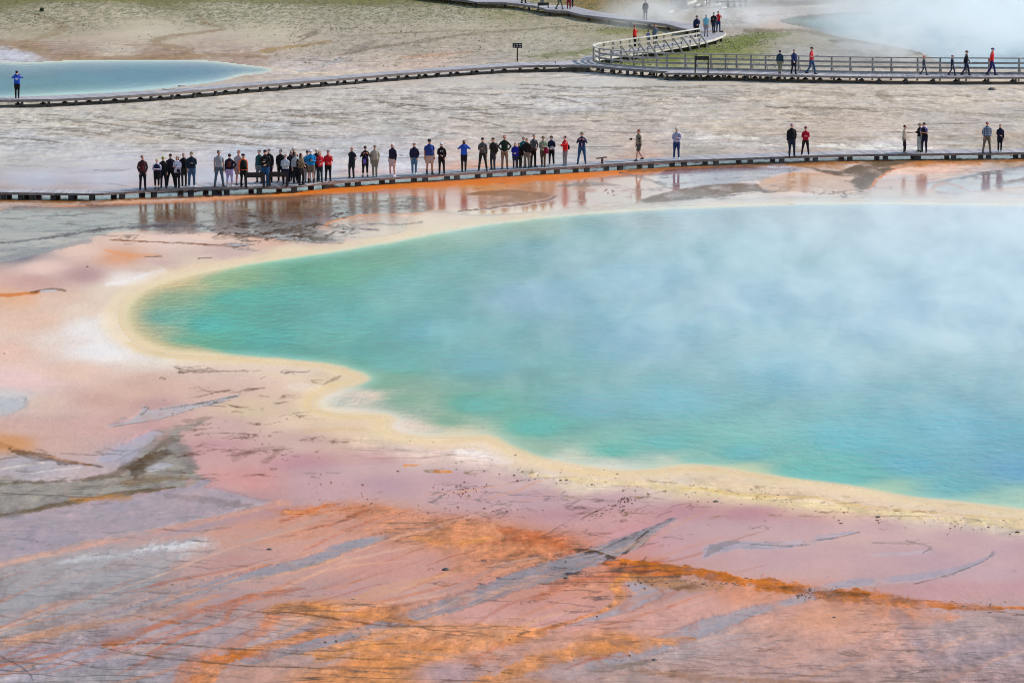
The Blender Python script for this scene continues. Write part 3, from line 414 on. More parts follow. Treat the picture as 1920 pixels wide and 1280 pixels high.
def paint(px, py, wx, wy, water=False):
    """returns seen colour (linear) and wet, crack, veg weights for vertices"""
    sc = np.clip(wy / 160.0, .5, 3)
    n1 = fbm(wx / 6, wy / 14, 1, 4); n2 = fbm(wx / 6, wy / 14, 31, 4); n3 = fbm(wx / 1.3, wy / 5, 61, 4, .6); n4 = fbm(wx / 1.0, wy / 4, 91, 4, .65); n5 = fbm(wx / .5, wy / 1.3, 131, 4, .75); m6 = fbm(wx / .2, wy / .5, 331, 3, .8)
    ca, sa = math.cos(.9), math.sin(.9); flm = fbm((wx * ca + wy * sa) / 5, (-wx * sa + wy * ca) / .8, 391, 4, .65)
    qx = px + n1 * 60; qy = py + n2 * 14
    if water:
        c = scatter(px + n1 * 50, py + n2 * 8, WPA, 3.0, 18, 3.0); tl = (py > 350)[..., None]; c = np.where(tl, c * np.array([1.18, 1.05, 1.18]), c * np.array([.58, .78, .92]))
        sd = poly_sd(px, py, LAKE); sh = sstep(1, -7, sd + n3 * 3) * (1 - .0) ; far = sstep(700, 500, py)
        lw = sstep(470, 330, px) * sstep(470, 520, py); w_ = sstep(-3 * lw, -9 - 22 * lw, sd + n3 * 5)
        crm = s2l((228, 210, 180)) * (1 + .12 * n4[..., None])
        near = (py > 350) & (sd > -60)
        c = np.where(near[..., None], crm * (1 - w_[..., None]) + c * w_[..., None], c)
        for PL in (POOL_L, POOL_R):
            sp_ = poly_sd(px, py, PL); mk = ((sp_ < 3) & (py < 300) & (py < 150))[..., None] * sstep(-7, 0, sp_ + n3 * 4)[..., None]; c = c * (1 - mk) + s2l((176, 174, 170)) * mk
        # bright line and ochre line along the left rim
        ring = np.exp(-((sd + 12 + n3 * 4) / 7.0) ** 2) * sstep(420, 300, px) * (py > 350) * .4
        c = c * (1 - .55 * ring[..., None]) + s2l((218, 216, 176)) * .55 * ring[..., None]
        return c, None, None, None
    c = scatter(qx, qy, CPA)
    wet = np.zeros(px.shape); crk = np.full(px.shape, .03); 
    for (x0, y0, x1, y1, wv) in WETZONES:
        sx, sy = (140, 30) if y0 > 480 else (40, 9); wq = n2 * (260 if y0 > 480 else 60); m = sstep(x0 - sx, x0 + sx, qx + wq) * sstep(x1 + sx, x1 - sx, qx + wq) * sstep(y0 - sy, y0 + sy, qy + n1 * 30) * sstep(y1 + sy, y1 - sy, qy + n1 * 30)
        wet = np.maximum(wet, m * wv)
    veg = sstep(80, 20, py + n1 * 60) * .9 * sstep(1500, 1350, px)
    veg = np.maximum(veg, .45 * sstep(150, 90, py + n1 * 60) * sstep(540, 640, px + n2 * 80) * sstep(1500, 1350, px))
    crk = np.maximum(crk, (.55 + .9 * n1 + .35 * sstep(330, 260, py)) * sstep(145, 175, py) * sstep(350, 325, py) * (1 - .75 * sstep(285, 310, py + n2 * 20) * sstep(700, 500, px))); crk = np.maximum(crk, .5 * sstep(1100, 1200, py + n1 * 80)); crk = np.maximum(crk, .8 * sstep(60, 100, py) * sstep(160, 140, py) * (veg > -1))
    crk = np.maximum(crk, .9 * sstep(1130, 1200, py) * sstep(1500, 1700, px)); crk = np.maximum(crk, .9 * sstep(1130, 1200, py) * sstep(450, 200, px))
    for (kd, pts, rgb, al, so, rg, wt, ck) in LAYERS:
        if al == 0: continue
        xs = [p[0] for p in pts]; ys = [p[1] for p in pts]; wm = max(p[2] for p in pts) if kd == 's' else 6
        pad = wm * 2.5 + 12
        sel = (py > min(ys) - pad) & (py < max(ys) + pad) & (px > min(xs) - pad * ANI) & (px < max(xs) + pad * ANI)
        if not sel.any(): continue
        X = px[sel] + n1[sel] * 22 + n4[sel] * 16; Y = py[sel] + n2[sel] * 6 + n5[sel] * 3; a3 = n3[sel]; a4 = n4[sel]; a5 = n5[sel]; a6 = m6[sel]
        if kd == 's':
            d = stroke_d(X, Y, pts); so = so * .7; m = sstep(1 + so, 1 - so, d + a3 * 1.2 * rg + a5 * 2.6 * rg + a6 * 2.2 * rg)
        else:
            d = poly_sd(X, Y, pts); m = sstep(so, -so, d + a3 * rg * 2 + a5 * rg * 2.2)
        m = m * al * np.clip(1 + np.minimum(0, (a4 + a5) * 1.6) + (np.minimum(0, flm[sel] * 1.1) if (min(ys) > 930 and ck != .6) else 0), 0, 1)
        c[sel] = c[sel] * (1 - m[:, None]) + s2l(rgb) * m[:, None]
        if wt is not None: wet[sel] = wet[sel] * (1 - m) + wt * m
        if ck is not None: crk[sel] = crk[sel] * (1 - m) + ck * m
    # cream crust ring outside the shoreline
    sd = poly_sd(px, py, LAKE)
    wd = 15 + 14 * sstep(600, 900, py) + 10 * n1 * 2
    ring = sstep(wd, 2, sd + n3 * 10) * (py > 372) * (1 - .6 * sstep(560, 330, py))
    ochre = np.exp(-((sd - 4 - 8 * n3 - 6 * n5) / 4.5) ** 2) * (py > 640) * .3 * sstep(-.15, .15, n1 + .1)
    c = c * (1 - .75 * ring[..., None]) + s2l((230, 212, 182)) * .75 * ring[..., None]
    c = c * (1 - ochre[..., None]) + s2l((222, 188, 110)) * ochre[..., None]
    wet = wet * (1 - .8 * ring)
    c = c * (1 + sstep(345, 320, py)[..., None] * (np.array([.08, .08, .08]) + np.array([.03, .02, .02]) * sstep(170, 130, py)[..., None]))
    fg = sstep(840, 900, py); rr = c[..., 2] / c[..., 0]
    crk = np.clip(np.maximum(crk, fg * np.maximum(sstep(.42, .24, rr), .45 * sstep(.72, .9, rr))), 0, 1)
    lowc = sstep(12, 26, sd) * sstep(60, 34, sd) * (py > 820); crk = np.maximum(crk, .5 * lowc)
    dry = 1 - .7 * np.clip(wet, 0, 1); k = .12 + .88 * np.clip(crk, 0, 1)
    ca, sa = math.cos(.9), math.sin(.9); fl = fbm((wx * ca + wy * sa) / 6, (-wx * sa + wy * ca) / .45, 171, 4, .6); fl2 = fbm((wx * ca + wy * sa) / 9, (-wx * sa + wy * ca) / .9, 191, 4, .6)
    n6 = fbm(wx / .28, wy / .8, 231, 4, .8); n7 = fbm(wx / 3.2, wy / 1.6, 261, 5, .7); mid = sstep(140, 170, py) * sstep(345, 325, py)
    c = c * (1 + (.07 * n3 + .05 * n4 + .75 * n5 * dry * k + .6 * n6 * k * fg + .30 * fl * fg * k + .22 * n7 * mid)[..., None])
    hg = ((.6 * n6 + .55 * fl2 + .5 * n5) * fg * dry * k * (1 - .9 * lowc))[..., None]; c = c * (1 + hg * np.array([.16, -.05, -.28]))
    hp = (n7 * sstep(60, 120, py) * sstep(345, 300, py))[..., None]; c = c * (1 + hp * np.array([.12, .0, -.20]))
    return c, wet, crk, veg

# displayed = albedo * GAIN + wet * Fresnel * SKYREF
GAIN = np.array([1.06, 1.15, 1.30])
SKYREF = np.array([0.66, 0.88, 0.96])
def fresnel(py):
    th = np.arctan((py + 480.0) / F)          # angle below the horizon
    ci = np.sin(th); g = np.sqrt(1.33 ** 2 - 1 + ci * ci)
    return .5 * ((g - ci) / (g + ci)) ** 2 * (1 + ((ci * (g + ci) - 1) / (ci * (g - ci) + 1)) ** 2)

def skyref(py):   # mirrored sky grows bluer as the look-down angle steepens
    t = sstep(420, 760, py)[..., None]; return SKYREF * (1 - t) + np.array([.54, .90, 1.12]) * t
def hillf(py):   # above this line the wet floor mirrors the dark wooded hills instead of the sky
    return .10 + .90 * sstep(215, 275, py)
def grid_axes(step):
    xs = np.concatenate([[-30000, -9000, -4500, -2600, -1500, -900], np.arange(-420, 2341, step), [2500, 2900, 3700, 4800, 7000, 12000, 32000]])
    ys = np.concatenate([[-466, -440, -400, -340, -270, -200, -150, -110, -80], np.arange(-56, 1400, step * .75), [1460, 1560, 1750, 2100, 2800, 4500]])
    return xs, ys
def grid_mesh(name, xs, ys, z, keep=None):
    PX, PY = np.meshgrid(xs, ys); WX, WY = unproj(PX, PY, 0.0)
    ny, nx = PX.shape
    idx = np.arange(nx * ny).reshape(ny, nx)
    q = np.stack([idx[1:, :-1], idx[1:, 1:], idx[:-1, 1:], idx[:-1, :-1]], -1).reshape(-1, 4)
    Z = np.full(PX.shape, z) if np.isscalar(z) else z
    co_ = np.stack([WX, WY, Z], -1).reshape(-1, 3)
    sel = None
    if keep is not None:
        k = keep.reshape(-1)[q].all(1); q = q[k]; used = np.unique(q); mp = np.zeros(nx * ny, int); mp[used] = np.arange(len(used)); q = mp[q]; co_ = co_[used]; sel = used
    me = bpy.data.meshes.new(name); me.vertices.add(len(co_)); me.vertices.foreach_set('co', co_.astype(np.float32).ravel())
    me.loops.add(q.size); me.loops.foreach_set('vertex_index', q.astype(np.int32).ravel())
    me.polygons.add(len(q)); me.polygons.foreach_set('loop_start', np.arange(0, q.size, 4, dtype=np.int32)); me.polygons.foreach_set('loop_total', np.full(len(q), 4, np.int32))
    me.polygons.foreach_set('use_smooth', np.ones(len(q), bool)); me.update(); 
    o = bpy.data.objects.new(name, me); COL.objects.link(o)
    return o, (PX, PY, WX, WY), sel
def set_attr(me, name, arr, typ='FLOAT'):
    a = me.attributes.new(name, 'FLOAT_COLOR' if typ == 'C' else 'FLOAT', 'POINT')
    if typ == 'C':
        arr = np.concatenate([arr, np.ones((len(arr), 1))], 1); a.data.foreach_set('color', arr.astype(np.float32).ravel())
    else: a.data.foreach_set('value', arr.astype(np.float32).ravel())

GSTEP = 2.0
xs, ys = grid_axes(GSTEP)
PXg, PYg = np.meshgrid(xs, ys); WXg, WYg = unproj(PXg, PYg, 0.0)
def chunked(px, py, wx, wy, water):
    outs = []
    for i in range(0, px.shape[0], 80):
        outs.append(paint(px[i:i + 80], py[i:i + 80], wx[i:i + 80], wy[i:i + 80], water))
    return [None if outs[0][k] is None else np.concatenate([o[k] for o in outs], 0) for k in range(4)]
gcol, gwet, gcrk, gveg = chunked(PXg, PYg, WXg, WYg, False)
# small true relief: dry crust rises a little, wet floor stays level
relief = (fbm(WXg / 2.5, WYg / 2.5, 201, 4) + .5) * .05 * (1 - np.clip(gwet * 2, 0, 1)) + .0
relief = np.where((PXg < -900) | (PXg > 2900) | (PYg < -80) | (PYg > 1460), 0, relief)
near_w = np.minimum(np.minimum(poly_sd(PXg, PYg, LAKE), poly_sd(PXg, PYg, POOL_L)), poly_sd(PXg, PYg, POOL_R)); inl = near_w < -7
relief = np.where(inl, -.12, relief * sstep(1, 14, near_w))
ground, _, _ = grid_mesh('ground', xs, ys, relief); tag(ground, kind='structure')
fr = fresnel(np.clip(PYg, -300, 3000)); fr = fr * hillf(PYg); SR = skyref(PYg); gwet = np.minimum(gwet, (gcol / SR).min(-1) / fr * .85)
wf = (gwet * fr)[..., None]; alb = np.clip((gcol - wf * SR) / (GAIN * (1 - wf)), .012, .85)
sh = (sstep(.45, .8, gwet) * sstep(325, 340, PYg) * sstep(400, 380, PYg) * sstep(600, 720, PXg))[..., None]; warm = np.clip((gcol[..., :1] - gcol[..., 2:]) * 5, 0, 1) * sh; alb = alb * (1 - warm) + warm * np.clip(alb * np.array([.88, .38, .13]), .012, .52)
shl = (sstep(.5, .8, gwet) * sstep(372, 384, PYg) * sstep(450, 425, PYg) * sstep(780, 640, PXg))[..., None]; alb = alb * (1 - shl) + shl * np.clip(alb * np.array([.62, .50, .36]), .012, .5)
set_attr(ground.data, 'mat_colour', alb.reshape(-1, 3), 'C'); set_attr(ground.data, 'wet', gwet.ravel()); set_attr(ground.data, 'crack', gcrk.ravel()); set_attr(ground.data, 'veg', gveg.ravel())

def ground_material():
    m, n, b = mat_new('mineral_ground'); g = nd(n, 'ShaderNodeNewGeometry'); L = n.links.new
    at = lambda k: nd(n, 'ShaderNodeAttribute', attribute_name=k)
    c = at('mat_colour').outputs['Color']; wet = at('wet').outputs['Fac']; crk = at('crack').outputs['Fac']; veg = at('veg').outputs['Fac']
    mp = nd(n, 'ShaderNodeMapping'); mp.inputs['Scale'].default_value = (1, .55, 1); L(g.outputs['Position'], mp.inputs[0]); pos = mp.outputs[0]
    def noise(s, d=5., r=.6, dist=0.):
        x = nd(n, 'ShaderNodeTexNoise', Scale=s, Detail=d, Roughness=r, Distortion=dist); L(pos, x.inputs['Vector']); return x.outputs[0]
    f1 = noise(4.5, 8, .75); v1 = ramp(n, .3, .7, (.76, .76, .76, 1), (1.25, 1.25, 1.25, 1)); L(f1, v1.inputs[0])
    c = mixc(n, mth(n, 'ADD', mth(n, 'MULTIPLY', crk, .85), .12, True), c, mixc(n, 1., c, v1.outputs[0], 'MULTIPLY'))
    f2 = noise(.25, 5, .6); v2 = ramp(n, .3, .7, (.93, .94, .96, 1), (1.07, 1.06, 1.04, 1)); L(f2, v2.inputs[0]); c = mixc(n, 1., c, v2.outputs[0], 'MULTIPLY')
    # cracks and drained rills: ridged noise lines, broken up
    mp2 = nd(n, 'ShaderNodeMapping'); mp2.inputs['Scale'].default_value = (.28, 1, 1); mp2.inputs['Rotation'].default_value = (0, 0, -.10); L(g.outputs['Position'], mp2.inputs[0])
    def noise2(s, d=5., r=.6, dist=0.):
        x = nd(n, 'ShaderNodeTexNoise', Scale=s, Detail=d, Roughness=r, Distortion=dist); L(mp2.outputs[0], x.inputs['Vector']); return x.outputs[0]
    def ridge(s, wdt, dist, msk_s, lo, hi):
        r = mth(n, 'ABSOLUTE', mth(n, 'SUBTRACT', noise2(s, 2.2, .5, dist), .5))
        rr = ramp(n, 0, wdt, (1, 1, 1, 1), (0, 0, 0, 1)); L(r, rr.inputs[0])
        mk = ramp(n, lo, hi); L(noise(msk_s, 3, .6), mk.inputs[0])
        return mth(n, 'MULTIPLY', rr.outputs[0], mk.outputs[0])
    cr = mth(n, 'MAXIMUM', ridge(.20, .017, 1.6, .15, .50, .58), mth(n, 'MULTIPLY', mth(n, 'MAXIMUM', ridge(.5, .026, 1.5, .24, .51, .60), ridge(1.5, .045, 1.2, .5, .50, .62)), .85))
    f3 = noise2(1.1, 7, .72); v3 = ramp(n, .28, .72, (.90, .90, .905, 1), (1.12, 1.12, 1.12, 1)); L(f3, v3.inputs[0]); c = mixc(n, mth(n, 'ADD', mth(n, 'MULTIPLY', crk, .8), .15, True), c, mixc(n, 1., c, v3.outputs[0], 'MULTIPLY'))
    cr = mth(n, 'MULTIPLY', cr, crk, True)
    c = mixc(n, mth(n, 'MULTIPLY', cr, .85), c, (.085, .07, .056, 1))
    mp3 = nd(n, 'ShaderNodeMapping'); mp3.inputs['Scale'].default_value = (1, .2, 1); L(g.outputs['Position'], mp3.inputs[0])
    def noise3(s, d=5., r=.6):
        x = nd(n, 'ShaderNodeTexNoise', Scale=s, Detail=d, Roughness=r); L(mp3.outputs[0], x.inputs['Vector']); return x.outputs[0]
    v4 = ramp(n, .34, .66, (.82, .82, .83, 1), (1.15, 1.15, 1.14, 1)); L(noise3(1.8, 5, .7), v4.inputs[0]); c = mixc(n, crk, c, mixc(n, 1., c, v4.outputs[0], 'MULTIPLY'))
    # dark pustules and light salts
    sp = ramp(n, .60, .70); L(noise2(4.5, 5, .8), sp.inputs[0]); c = mixc(n, mth(n, 'MULTIPLY', mth(n, 'MULTIPLY', sp.outputs[0], crk), .6), c, (.10, .075, .05, 1))
    sp2 = ramp(n, .69, .76); L(noise(2.6, 4, .7, .4), sp2.inputs[0]); c = mixc(n, mth(n, 'MULTIPLY', mth(n, 'MULTIPLY', sp2.outputs[0], crk), .4), c, (.62, .6, .58, 1))
    # low plants
    vg = ramp(n, .44, .56); L(noise3(1.5, 6, .8), vg.inputs[0]); vm = mth(n, 'MULTIPLY', vg.outputs[0], mth(n, 'MULTIPLY', veg, 1.3))
    c = mixc(n, mth(n, 'MULTIPLY', vm, .55), c, (.15, .148, .078, 1)); vd = ramp(n, .54, .62); L(noise3(2.6, 5, .8), vd.inputs[0])
    c = mixc(n, mth(n, 'MULTIPLY', mth(n, 'MULTIPLY', vd.outputs[0], veg), .75), c, (.045, .05, .024, 1))
    L(c, b.inputs['Base Color'])
    ro = ramp(n, 0, .5, (.9, .9, .9, 1), (.025, .025, .025, 1)); L(wet, ro.inputs[0]); L(mth(n, 'ADD', ro.outputs[0], mth(n, 'MULTIPLY', cr, .25)), b.inputs['Roughness'])
    b.inputs['IOR'].default_value = 1.33
    L(mth(n, 'ADD', mth(n, 'MULTIPLY', mth(n, 'MINIMUM', mth(n, 'MULTIPLY', wet, 1.0), 1.), .5), .0), b.inputs['Specular IOR Level'])
    bp = nd(n, 'ShaderNodeBump', Distance=.05); L(f1, bp.inputs['Height']); L(mth(n, 'MULTIPLY', mth(n, 'SUBTRACT', 1., wet, True), .55), bp.inputs['Strength']); L(bp.outputs[0], b.inputs['Normal'])
    return m
ground.data.materials.append(ground_material())

def water_material(name, amp, rough=.06):
    m, n, b = mat_new(name); g = nd(n, 'ShaderNodeNewGeometry'); L = n.links.new
    c = nd(n, 'ShaderNodeAttribute', attribute_name='mat_colour').outputs['Color']; rip = nd(n, 'ShaderNodeAttribute', attribute_name='ripple').outputs['Fac']
    mp = nd(n, 'ShaderNodeMapping'); mp.inputs['Scale'].default_value = (1, .6, 1); mp.inputs['Rotation'].default_value = (0, 0, .12); L(g.outputs['Position'], mp.inputs[0])
    n1 = nd(n, 'ShaderNodeTexNoise', Scale=2.4, Detail=6., Roughness=.68); L(mp.outputs[0], n1.inputs['Vector'])
    n2 = nd(n, 'ShaderNodeTexNoise', Scale=.22, Detail=8., Roughness=.66, Distortion=.4); L(mp.outputs[0], n2.inputs['Vector'])
    v = ramp(n, .3, .7, (.55, .78, .80, 1), (1.35, 1.16, 1.12, 1)); L(n2.outputs[0], v.inputs[0]); c = mixc(n, rip, c, mixc(n, 1., c, v.outputs[0], 'MULTIPLY'))
    mq = nd(n, 'ShaderNodeMapping'); mq.inputs['Scale'].default_value = (.5, 1.3, 1); L(g.outputs['Position'], mq.inputs[0]); n3 = nd(n, 'ShaderNodeTexNoise', Scale=1.5, Detail=6., Roughness=.75); L(mq.outputs[0], n3.inputs['Vector'])
    v2 = ramp(n, .35, .65, (.72, .84, .87, 1), (1.22, 1.13, 1.10, 1)); L(n3.outputs[0], v2.inputs[0]); c = mixc(n, rip, c, mixc(n, 1., c, v2.outputs[0], 'MULTIPLY'))  # ripple glints and dark troughs painted as streaks in the water colour
    L(c, b.inputs['Base Color']); b.inputs['Roughness'].default_value = rough; b.inputs['IOR'].default_value = 1.33
    bp = nd(n, 'ShaderNodeBump', Distance=.12); L(n1.outputs[0], bp.inputs['Height']); L(mth(n, 'MULTIPLY', rip, amp), bp.inputs['Strength']); L(bp.outputs[0], b.inputs['Normal'])
    return m
def make_water(name, poly, z, amp, step=3.0):
    xs_ = [p[0] for p in poly]; ys_ = [p[1] for p in poly]
    def ax(lo, hi, a, b_, st):
        mid = np.arange(max(lo, a), min(hi, b_) + st, st)
        left = np.linspace(lo, a, 12)[:-1] if lo < a else []
        right = np.linspace(b_, hi, 16)[1:] if hi > b_ else []
        return np.unique(np.concatenate([left, mid, right]))
    xa = ax(min(xs_), max(xs_), -420, 2340, step); ya = ax(min(ys_), max(ys_), -50, 1400, min(step, 2.0))
    PX, PY = np.meshgrid(xa, ya); sd = poly_sd(PX, PY, poly); keep = sd < 0
    o, (PX, PY, WX, WY), sel = grid_mesh(name, xa, ya, z, keep)
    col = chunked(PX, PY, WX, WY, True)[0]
    fr_ = fresnel(PY) * np.maximum(hillf(PY), .35); rp = sstep(0, -25, sd)
    wf = (fr_ * (1 - .2 * rp))[..., None]; SR = skyref(PY); wf = np.minimum(wf, (col / SR).min(-1)[..., None] * .85); al_ = np.clip((col - wf * SR) / (GAIN * (1 - wf)), .01, .85)
    set_attr(o.data, 'mat_colour', al_.reshape(-1, 3)[sel], 'C'); set_attr(o.data, 'ripple', rp.ravel()[sel])
    o.data.materials.append(water_material(name + '_water', amp)); tag(o, kind='structure'); return o
lake = make_water('spring_water', LAKE, .001, .75)
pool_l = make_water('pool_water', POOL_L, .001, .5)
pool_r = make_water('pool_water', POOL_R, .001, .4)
# ------------------------------------------------------------------ boardwalks
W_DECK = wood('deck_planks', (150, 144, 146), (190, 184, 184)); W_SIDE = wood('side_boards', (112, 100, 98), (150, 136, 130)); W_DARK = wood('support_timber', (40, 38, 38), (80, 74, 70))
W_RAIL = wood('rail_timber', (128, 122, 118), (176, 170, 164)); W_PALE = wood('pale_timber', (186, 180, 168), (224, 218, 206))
def vals(s, k=2):
    v = [float(q) for q in s.split()]; return [tuple(v[i:i + k]) for i in range(0, len(v), k)]
def resample(pts, step):
    out = []; L = [0.]
    for a, b in zip(pts[:-1], pts[1:]): L.append(L[-1] + (b - a).length)
    n = max(2, int(round(L[-1] / step))); j = 0
    for i in range(n + 1):
        s = L[-1] * i / n
        while j < len(pts) - 2 and L[j + 1] < s: j += 1
        t = (s - L[j]) / max(1e-9, L[j + 1] - L[j]); out.append(pts[j].lerp(pts[j + 1], t))
    return out, L[-1]
def boardwalk(name, label, front, back, z, supports, ground_z=0.0, th=.17, sup_w=.38, plank=.15, zof=None, legs2=True, side=None, pads=True, group=None, backsup=True):
    """front/back: traced deck edges; supports: x positions in the photograph along the front edge"""
    f3 = [P(x, y, z) for x, y in front]; b3 = [P(x, y, z) for x, y in back]
    _, L = resample(f3, 1.0); n = int(L / plank); fr_, _ = resample(f3, L / n); Lb = sum((q - p).length for p, q in zip(b3[:-1], b3[1:])); bk_, _ = resample(b3, Lb / n)
    n = min(len(fr_), len(bk_)) - 1
    root = empty(name, (fr_[n // 2].x, fr_[n // 2].y, 0)); tag(root, label, 'boardwalk', group)
    inv = Vector(root.location); rel = lambda p: p - inv
    # pair every front point with the nearest back point so that planks run square to the walk
    bpts = bk_
    def nearest(i):
        best = None; bd = 1e9
        for j in range(max(0, i - int(8 / plank)), min(n, i + int(8 / plank)) + 1):
            d = (bpts[j] - fr_[i]).length
            if d < bd: bd, best = d, j
        return best
    nb = [nearest(i) for i in range(n + 1)]
    for i in range(1, n + 1): nb[i] = max(nb[i], nb[i - 1])
    sm = [sum(nb[max(0, i - 4):i + 5]) / len(nb[max(0, i - 4):i + 5]) for i in range(n + 1)]
    def bp(t):
        j = min(int(t), n - 1); return bpts[j].lerp(bpts[j + 1], t - j)
    B = [bp(t) for t in sm]
    m = MB()
    for i in range(n):
        a, b_, c_, d = fr_[i], fr_[i + 1], B[i + 1], B[i]; g = .055
        a2, b2 = a.lerp(b_, g), a.lerp(b_, 1 - g); d2, c2 = d.lerp(c_, g), d.lerp(c_, 1 - g)
        dz = random.uniform(-.003, .003); t = Vector((0, 0, -.045))
        up = Vector((0, 0, dz)); m.hexa([rel(q + t + up) for q in (a2, b2, c2, d2)] + [rel(q + up) for q in (a2, b2, c2, d2)])
    m.build('deck', W_DECK, root)
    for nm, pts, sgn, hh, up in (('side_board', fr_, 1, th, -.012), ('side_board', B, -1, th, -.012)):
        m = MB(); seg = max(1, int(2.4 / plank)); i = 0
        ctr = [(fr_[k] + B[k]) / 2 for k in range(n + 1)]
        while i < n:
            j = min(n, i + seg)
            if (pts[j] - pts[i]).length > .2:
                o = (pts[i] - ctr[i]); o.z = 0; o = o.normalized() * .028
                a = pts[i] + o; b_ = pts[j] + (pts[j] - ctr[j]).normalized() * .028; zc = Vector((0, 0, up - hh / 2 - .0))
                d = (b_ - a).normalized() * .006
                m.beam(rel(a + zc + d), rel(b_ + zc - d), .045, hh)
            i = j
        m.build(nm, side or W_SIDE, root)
    # supports
    xs_ = [P(x, y, z) for x, y in front]
    for sx in supports:
        best = min(range(n + 1), key=lambda k: abs(photo_x(fr_[k]) - sx))
        a = fr_[best]; b_ = B[best]; d = (b_ - a); d.z = 0; d.normalize(); tg = Vector((-d.y, d.x, 0))
        top = z - .05
        for q in (a + d * .12, b_ - d * .12):
            m = MB()
            q = Vector((q.x, q.y, 0))
            hw = sup_w / 2
            pr = lambda w_, z0, z1: m.hexa([rel(q - tg * w_ - d * .09 + Vector((0, 0, z0))), rel(q + tg * w_ - d * .09 + Vector((0, 0, z0))), rel(q + tg * w_ + d * .09 + Vector((0, 0, z0))), rel(q - tg * w_ + d * .09 + Vector((0, 0, z0))),
                rel(q - tg * w_ - d * .09 + Vector((0, 0, z1))), rel(q + tg * w_ - d * .09 + Vector((0, 0, z1))), rel(q + tg * w_ + d * .09 + Vector((0, 0, z1))), rel(q - tg * w_ + d * .09 + Vector((0, 0, z1)))])
            if pads:
                pr(hw, -.05, .10); pr(hw * .42, .10, top - .10); pr(hw * .95, top - .10, top - .003)
            else: pr(hw, -.05, top - .003)
            m.build('support', W_DARK, root)
    return root, fr_, B
def photo_x(p):
    d = p.y * CA + (CH - p.z) * SA
    return 960 + F * p.x / d

MAIN_F = vals('-420 352 -200 356 0 360 100 361.5 180 362.5 230 359.5 281 355.5 344 351.5 402 350 461 351 515 350 567 348 593 343.5 621 339 640 338.2 699 334.5 745 331.7 802 327.7 850 325 942 319 1030 314.5 1120 308.8 1160 305.8 1285 299.6 1410 295.4 1560 290 1600 289.4 1660 288.7 1795 287.2 1920 285.3 2100 283 2340 281')
MAIN_B = vals('-420 345.5 -200 349.5 0 353.5 100 354.8 180 355.4 230 352.6 281 348.5 344 344.3 402 341.5 461 340 515 338.4 567 335.6 593 333.5 621 331.8 640 331.2 699 327 745 324.6 802 320.6 850 318 942 311.7 1030 306.4 1120 301.8 1160 298.7 1285 292.2 1410 287.4 1560 283.6 1600 282.6 1660 281.3 1795 279.8 1920 278.3 2100 276 2340 274')
MAIN_Z = .38
sup = [-300, -180, -60, 4, 37, 58, 101, 133, 170, 230, 292, 357, 405, 424, 488, 555, 612, 675, 738, 798, 858, 920, 981, 1045, 1102, 1166, 1222, 1284, 1343, 1406, 1468, 1531, 1595, 1659, 1723, 1790, 1855, 1918, 1980, 2040, 2100, 2170, 2240]
main_walk, _, _ = boardwalk('boardwalk', 'long weathered grey boardwalk between the orange shore and the pale flat, crowd standing on it', MAIN_F, MAIN_B, MAIN_Z, sup, th=.115, sup_w=.26, pads=False)

LW_F = vals('-420 189 -200 188.4 0 187 99 186 198 181.4 297 175 380 168.2 433 163.4 530 155.5 640 147 720 140 807 133.4 890 127.8 973 123 1073 121.4 1110 122.8 1140 125.2 1160 127.6 1200 130.4 1240 133.2 1262 134.6')
LW_B = vals('-420 183.6 -200 183.2 0 182.2 99 179.4 158 176.6 297 169.4 380 161.4 433 157.6 530 150 640 141.8 720 135 807 128.4 890 122 973 117 1040 115.6 1090 112.6 1112 114.6 1124 119.5 1164 124.4 1240 128.4 1262 129.2')
UP_Z = .52
sup = [-360, -290, -220, -150, -80, -20, 42, 92, 143, 192, 238, 283, 323, 367, 407, 449, 489, 529, 569, 607, 637, 669, 709, 748, 787, 824, 846, 888, 925, 978, 1022, 1050, 1075, 1100, 1125, 1150, 1175, 1200, 1225]
left_walk, _, _ = boardwalk('boardwalk', 'raised grey boardwalk on stubby footings running past the blue pool to the junction', LW_F, LW_B, UP_Z, sup, th=.15, sup_w=.34)
RW_F = vals('1246 136.6 1300 137.2 1380 138 1440 140 1540 142 1640 143.7 1780 144.3 1920 144.5 2100 145 2340 145')
RW_B = vals('1246 128.8 1300 129.8 1380 131.4 1440 133 1540 135.4 1640 137.4 1780 138.5 1920 138.9 2100 139.6 2340 140')
sup = [1249, 1270, 1291, 1313, 1335, 1357, 1379, 1401, 1424, 1446, 1470, 1496, 1524, 1562, 1606, 1650, 1700, 1750, 1800, 1852, 1904, 1950, 2000, 2050, 2100, 2150, 2200, 2250, 2300]
right_walk, _, _ = boardwalk('boardwalk', 'grey boardwalk with a timber railing in front of the steaming pool', RW_F, RW_B, UP_Z + .006, sup, th=.12, sup_w=.34)
# curved section climbing away behind the railing
CW_F = vals('1124 119.5 1112.5 115 1113.5 111.5 1133 107.5 1163 103.5 1198 98.6 1228 94.6 1260 89 1293 83.4 1311 80.5 1340 72.6 1358 65.5 1360 61.5')
CW_B = vals('1100 118 1090 112.6 1092 107.5 1112 103 1140 98.6 1170 93.6 1198 89.4 1228 83.6 1256 78.2 1274 74 1290 69.5 1304 63 1311 58.5')
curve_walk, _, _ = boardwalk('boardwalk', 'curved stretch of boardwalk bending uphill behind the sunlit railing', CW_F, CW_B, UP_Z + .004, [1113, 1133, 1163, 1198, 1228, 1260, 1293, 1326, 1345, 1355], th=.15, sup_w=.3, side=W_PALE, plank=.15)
UW_F = vals('700 -20 800 -8 876 .5 893 4 944 4.4 1000 10.5 1012 13.6 1029 19 1063 20.2 1090 27.6 1120 31 1180 37.6 1250 45 1277 52.6 1311 58.5')
